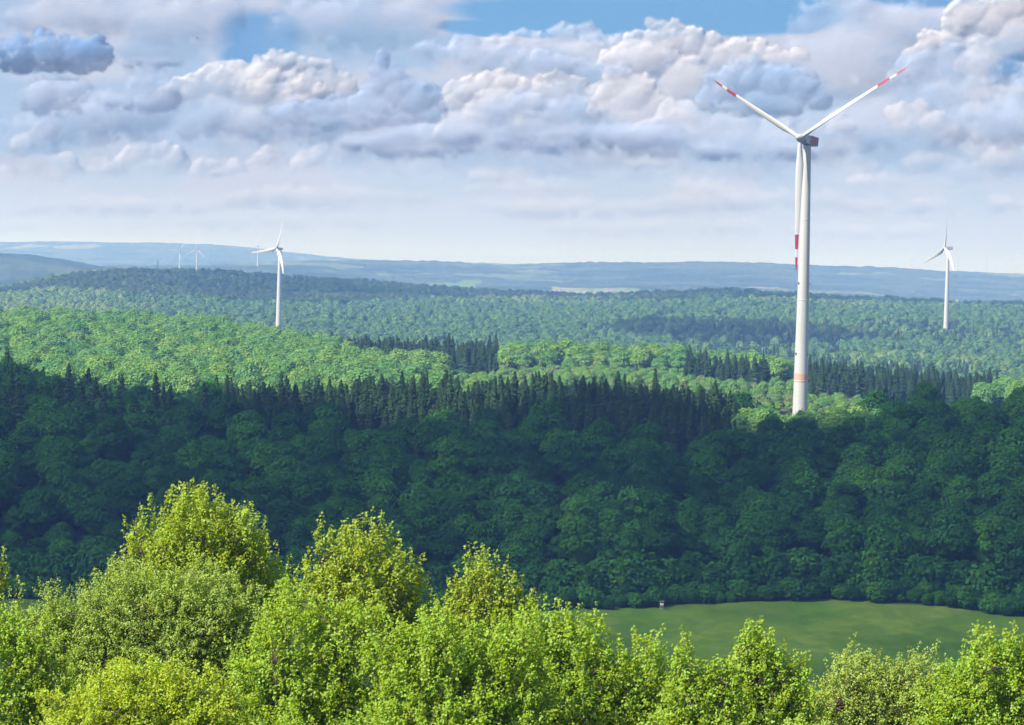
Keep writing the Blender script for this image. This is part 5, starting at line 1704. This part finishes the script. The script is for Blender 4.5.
def house(px, Y, w, d, h, label, rz=0.0, group=None, dz=0.0):
    p = stand(px, Y)
    r_ = bpy.data.objects.new("house", None)
    COL.objects.link(r_)
    r_.location = p + np.array([0, 0, dz])
    r_.rotation_euler = (0, 0, rz)
    tag(r_, label, "house", group)
    a = Acc()
    a.add(*box((0, 0, h / 2 - 0.5), (w, d, h + 1)))
    g = np.array([(-w / 2 + .02, -d / 2, h), (-w / 2 + .02, d / 2, h), (-w / 2 + .02, 0, h + d * 0.42), (w / 2 - .02, -d / 2, h), (w / 2 - .02, d / 2, h), (w / 2 - .02, 0, h + d * 0.42)])
    a.add(g, [np.array([(0, 2, 1), (3, 4, 5)])])
    wl = obj("wall", a.mesh("wall", [M_WALL]), r_)
    o, t = 0.5, 0.25
    q = []
    for s in (-1, 1):
        e0 = (s * (d / 2 + o), h - 0.42 * o)
        q.append([(-w / 2 - o, *e0), (w / 2 + o, *e0), (w / 2 + o, 0, h + d * 0.42 + 0.05), (-w / 2 - o, 0, h + d * 0.42 + 0.05)])
    a = Acc()
    for k in q:
        lo = np.array(k)
        hi = lo + np.array([0, 0, t])
        V = np.concatenate([lo, hi])
        a.add(V, np.array([(3, 2, 1, 0), (4, 5, 6, 7), (0, 1, 5, 4), (1, 2, 6, 5), (2, 3, 7, 6), (3, 0, 4, 7)]))
    rf = obj("roof", a.mesh("roof", [M_ROOF]), r_)
    a = Acc()
    a.add(*box((w * 0.2, d * 0.1, h + d * 0.42 + 0.3), (0.7, 0.7, 1.6)))
    obj("chimney", a.mesh("chimney", [M_WALL]), rf)
    for x in (-w * 0.28, w * 0.05, w * 0.32):
        a = Acc()
        a.add(*box((x, -d / 2 - 0.03, h * 0.55), (1.1, 0.1, 1.3)))
        obj("window", a.mesh("window", [M_PANE]), wl)
    return r_


# the pale house under the shaded hill
house(150, 2920, 10, 8, 4.5, "small pinkish house at the foot of the shaded blue hill", 0.25, dz=6)
# village in the pale fields
rv = np.random.default_rng(21)
for i in range(9):
    house(float(rv.uniform(540, 612)), float(rv.uniform(7220, 7550)), rv.uniform(8, 11), rv.uniform(7, 9), rv.uniform(3, 4.5), "tiny house in the far village on the pale field beyond the wooded hill", rv.uniform(-0.6, 0.6), "houses of the far village")
for i in range(5):
    house(float(rv.uniform(935, 985)), float(rv.uniform(6900, 7350)), rv.uniform(9, 13), rv.uniform(8, 10), rv.uniform(3.5, 5), "tiny pale house beyond the hillside, right of the hillside turbine", rv.uniform(-0.6, 0.6), "pale houses beyond the right hillside")

# raised hide at the edge of the meadow
p = stand(669.5, float(meadow_far_edge(at(669.5, 610, 745)[0])) - 6.0)
hd = bpy.data.objects.new("raised_hide", None)
COL.objects.link(hd)
hd.location = p
hd.scale = (0.62, 0.62, 0.62)
tag(hd, "small pale wooden hunting hide standing where the meadow meets the dark wood", "hunting hide")
for sx in (-1, 1):
    for sy in (-1, 1):
        V, F = tube([(sx * 0.75, sy * 0.75, -0.2), (sx * 0.55, sy * 0.55, 1.9)], [0.07, 0.06], 6)
        obj("leg", mesh_np("leg", V, F, M_WOOD), hd)
a = Acc()
a.add(*box((0, 0, 1.95), (1.5, 1.5, 0.1)))
a.add(*box((0, -0.68, 2.4), (1.4, 0.06, 0.8)))
a.add(*box((-0.68, 0, 2.6), (0.06, 1.3, 1.2)))
a.add(*box((0.68, 0, 2.6), (0.06, 1.3, 1.2)))
a.add(*box((0, 0.68, 2.6), (1.3, 0.06, 1.2)))
obj("cabin", a.mesh("cabin", [flat("pale_boards", (0.6, 0.57, 0.52))]), hd)
V = np.array([(-0.95, -1.0, 3.25), (0.95, -1.0, 3.25), (0.95, 0.95, 3.5), (-0.95, 0.95, 3.5)])
a = Acc()
V2 = np.concatenate([V, V + (0, 0, 0.07)])
a.add(V2, np.array([(3, 2, 1, 0), (4, 5, 6, 7), (0, 1, 5, 4), (1, 2, 6, 5), (2, 3, 7, 6), (3, 0, 4, 7)]))
obj("roof", a.mesh("roof", [M_MAST]), hd)
a = Acc()
for sx in (-0.25, 0.25):
    a.add(*tube([(sx, -1.3, -0.1), (sx, -0.76, 2.0)], [0.035, 0.035], 5))
for k in range(6):
    a.add(*box((0, -1.27 + 0.09 * k, 0.2 + 0.32 * k), (0.5, 0.05, 0.05)))
obj("ladder", a.mesh("ladder", [M_WOOD]), hd)

# mast on the left hilltop
p = stand(157, 4200)
ms = bpy.data.objects.new("radio_mast", None)
COL.objects.link(ms)
ms.location = p
tag(ms, "thin dark mast standing on the top of the left wooded hill", "mast")
a = Acc()
Hm = 28.0
for k in range(3):
    t = 2 * math.pi * k / 3
    a.add(*tube([(1.1 * math.cos(t), 1.1 * math.sin(t), -0.5), (0.5 * math.cos(t), 0.5 * math.sin(t), Hm)], [0.16, 0.12], 5))
for i in range(14):
    z = i * 2.0
    for k in range(3):
        t, t2 = 2 * math.pi * k / 3, 2 * math.pi * (k + 1) / 3
        r0, r1 = 1.1 - 0.6 * z / Hm, 1.1 - 0.6 * (z + 2) / Hm
        a.add(*tube([(r0 * math.cos(t), r0 * math.sin(t), z), (r1 * math.cos(t2), r1 * math.sin(t2), z + 2)], [0.07, 0.07], 4))
obj("lattice", a.mesh("lattice", [M_MAST]), ms)
a = Acc()
for z, k in ((24, 0), (21, 1), (26, 2)):
    a.add(*box((0.9 * math.cos(k * 2.1), 0.9 * math.sin(k * 2.1), z), (0.5, 0.5, 2.2)))
obj("antenna", a.mesh("antenna", [M_MAST]), ms)


# birds
def bird(px, py, Y, span, rz, roll, label):
    ac = Acc()
    prof = [(-0.22, 0.0, 0.01), (-0.12, 0.0, 0.035), (0.0, 0.0, 0.05), (0.12, 0.0, 0.045), (0.19, 0.01, 0.03), (0.24, 0.005, 0.012)]
    V, F = [], []
    for y, z, r in prof:
        for k in range(8):
            t = 2 * math.pi * k / 8
            V.append((r * math.cos(t), y, z + r * math.sin(t)))
    for i in range(len(prof) - 1):
        for k in range(8):
            F.append((i * 8 + k, i * 8 + (k + 1) % 8, (i + 1) * 8 + (k + 1) % 8, (i + 1) * 8 + k))
    ac.add(np.array(V), np.array(F))
    for s in (-1, 1):
        W = [(s * 0.03, 0.10, 0.02), (s * 0.28, 0.13, 0.10), (s * 0.5, 0.02, 0.13), (s * 0.30, -0.04, 0.09), (s * 0.03, -0.08, 0.02)]
        W = np.array(W)
        W2 = np.concatenate([W + (0, 0, 0.008), W - (0, 0, 0.008)])
        n5 = len(W)
        q = [(i, (i + 1) % n5, n5 + (i + 1) % n5, n5 + i) for i in range(n5)]
        ac.add(W2, np.array(q))
        ac.add(W2, np.array([(0, 1, 4), (1, 3, 4), (1, 2, 3), (5, 9, 6), (6, 9, 8), (6, 8, 7)]))
    T = np.array([(-0.02, -0.2, 0.0), (0.02, -0.2, 0.0), (0.07, -0.36, 0.0), (-0.07, -0.36, 0.0)])
    T2 = np.concatenate([T + (0, 0, .006), T - (0, 0, .006)])
    ac.add(T2, np.array([(0, 1, 2, 3), (7, 6, 5, 4), (0, 4, 5, 1), (1, 5, 6, 2), (2, 6, 7, 3), (3, 7, 4, 0)]))
    o = obj("bird", ac.mesh("bird", [M_BIRD], True))
    o.location = at(px, py, Y)
    o.scale = (span, span, span)
    o.rotation_euler = (0.1, roll, rz)
    tag(o, label, "bird")
    return o


bird(197.5, 38.2, 420, 0.62, 1.2, 0.25, "small dark bird flying high among clouds, near the top left")
bird(409.5, 206.5, 700, 0.55, 0.6, 0.2, "tiny dark bird above the horizon, left of the picture's middle")
bird(109.5, 244.5, 600, 0.45, 2.0, 0.3, "tiny dark bird low over the far left ridge")
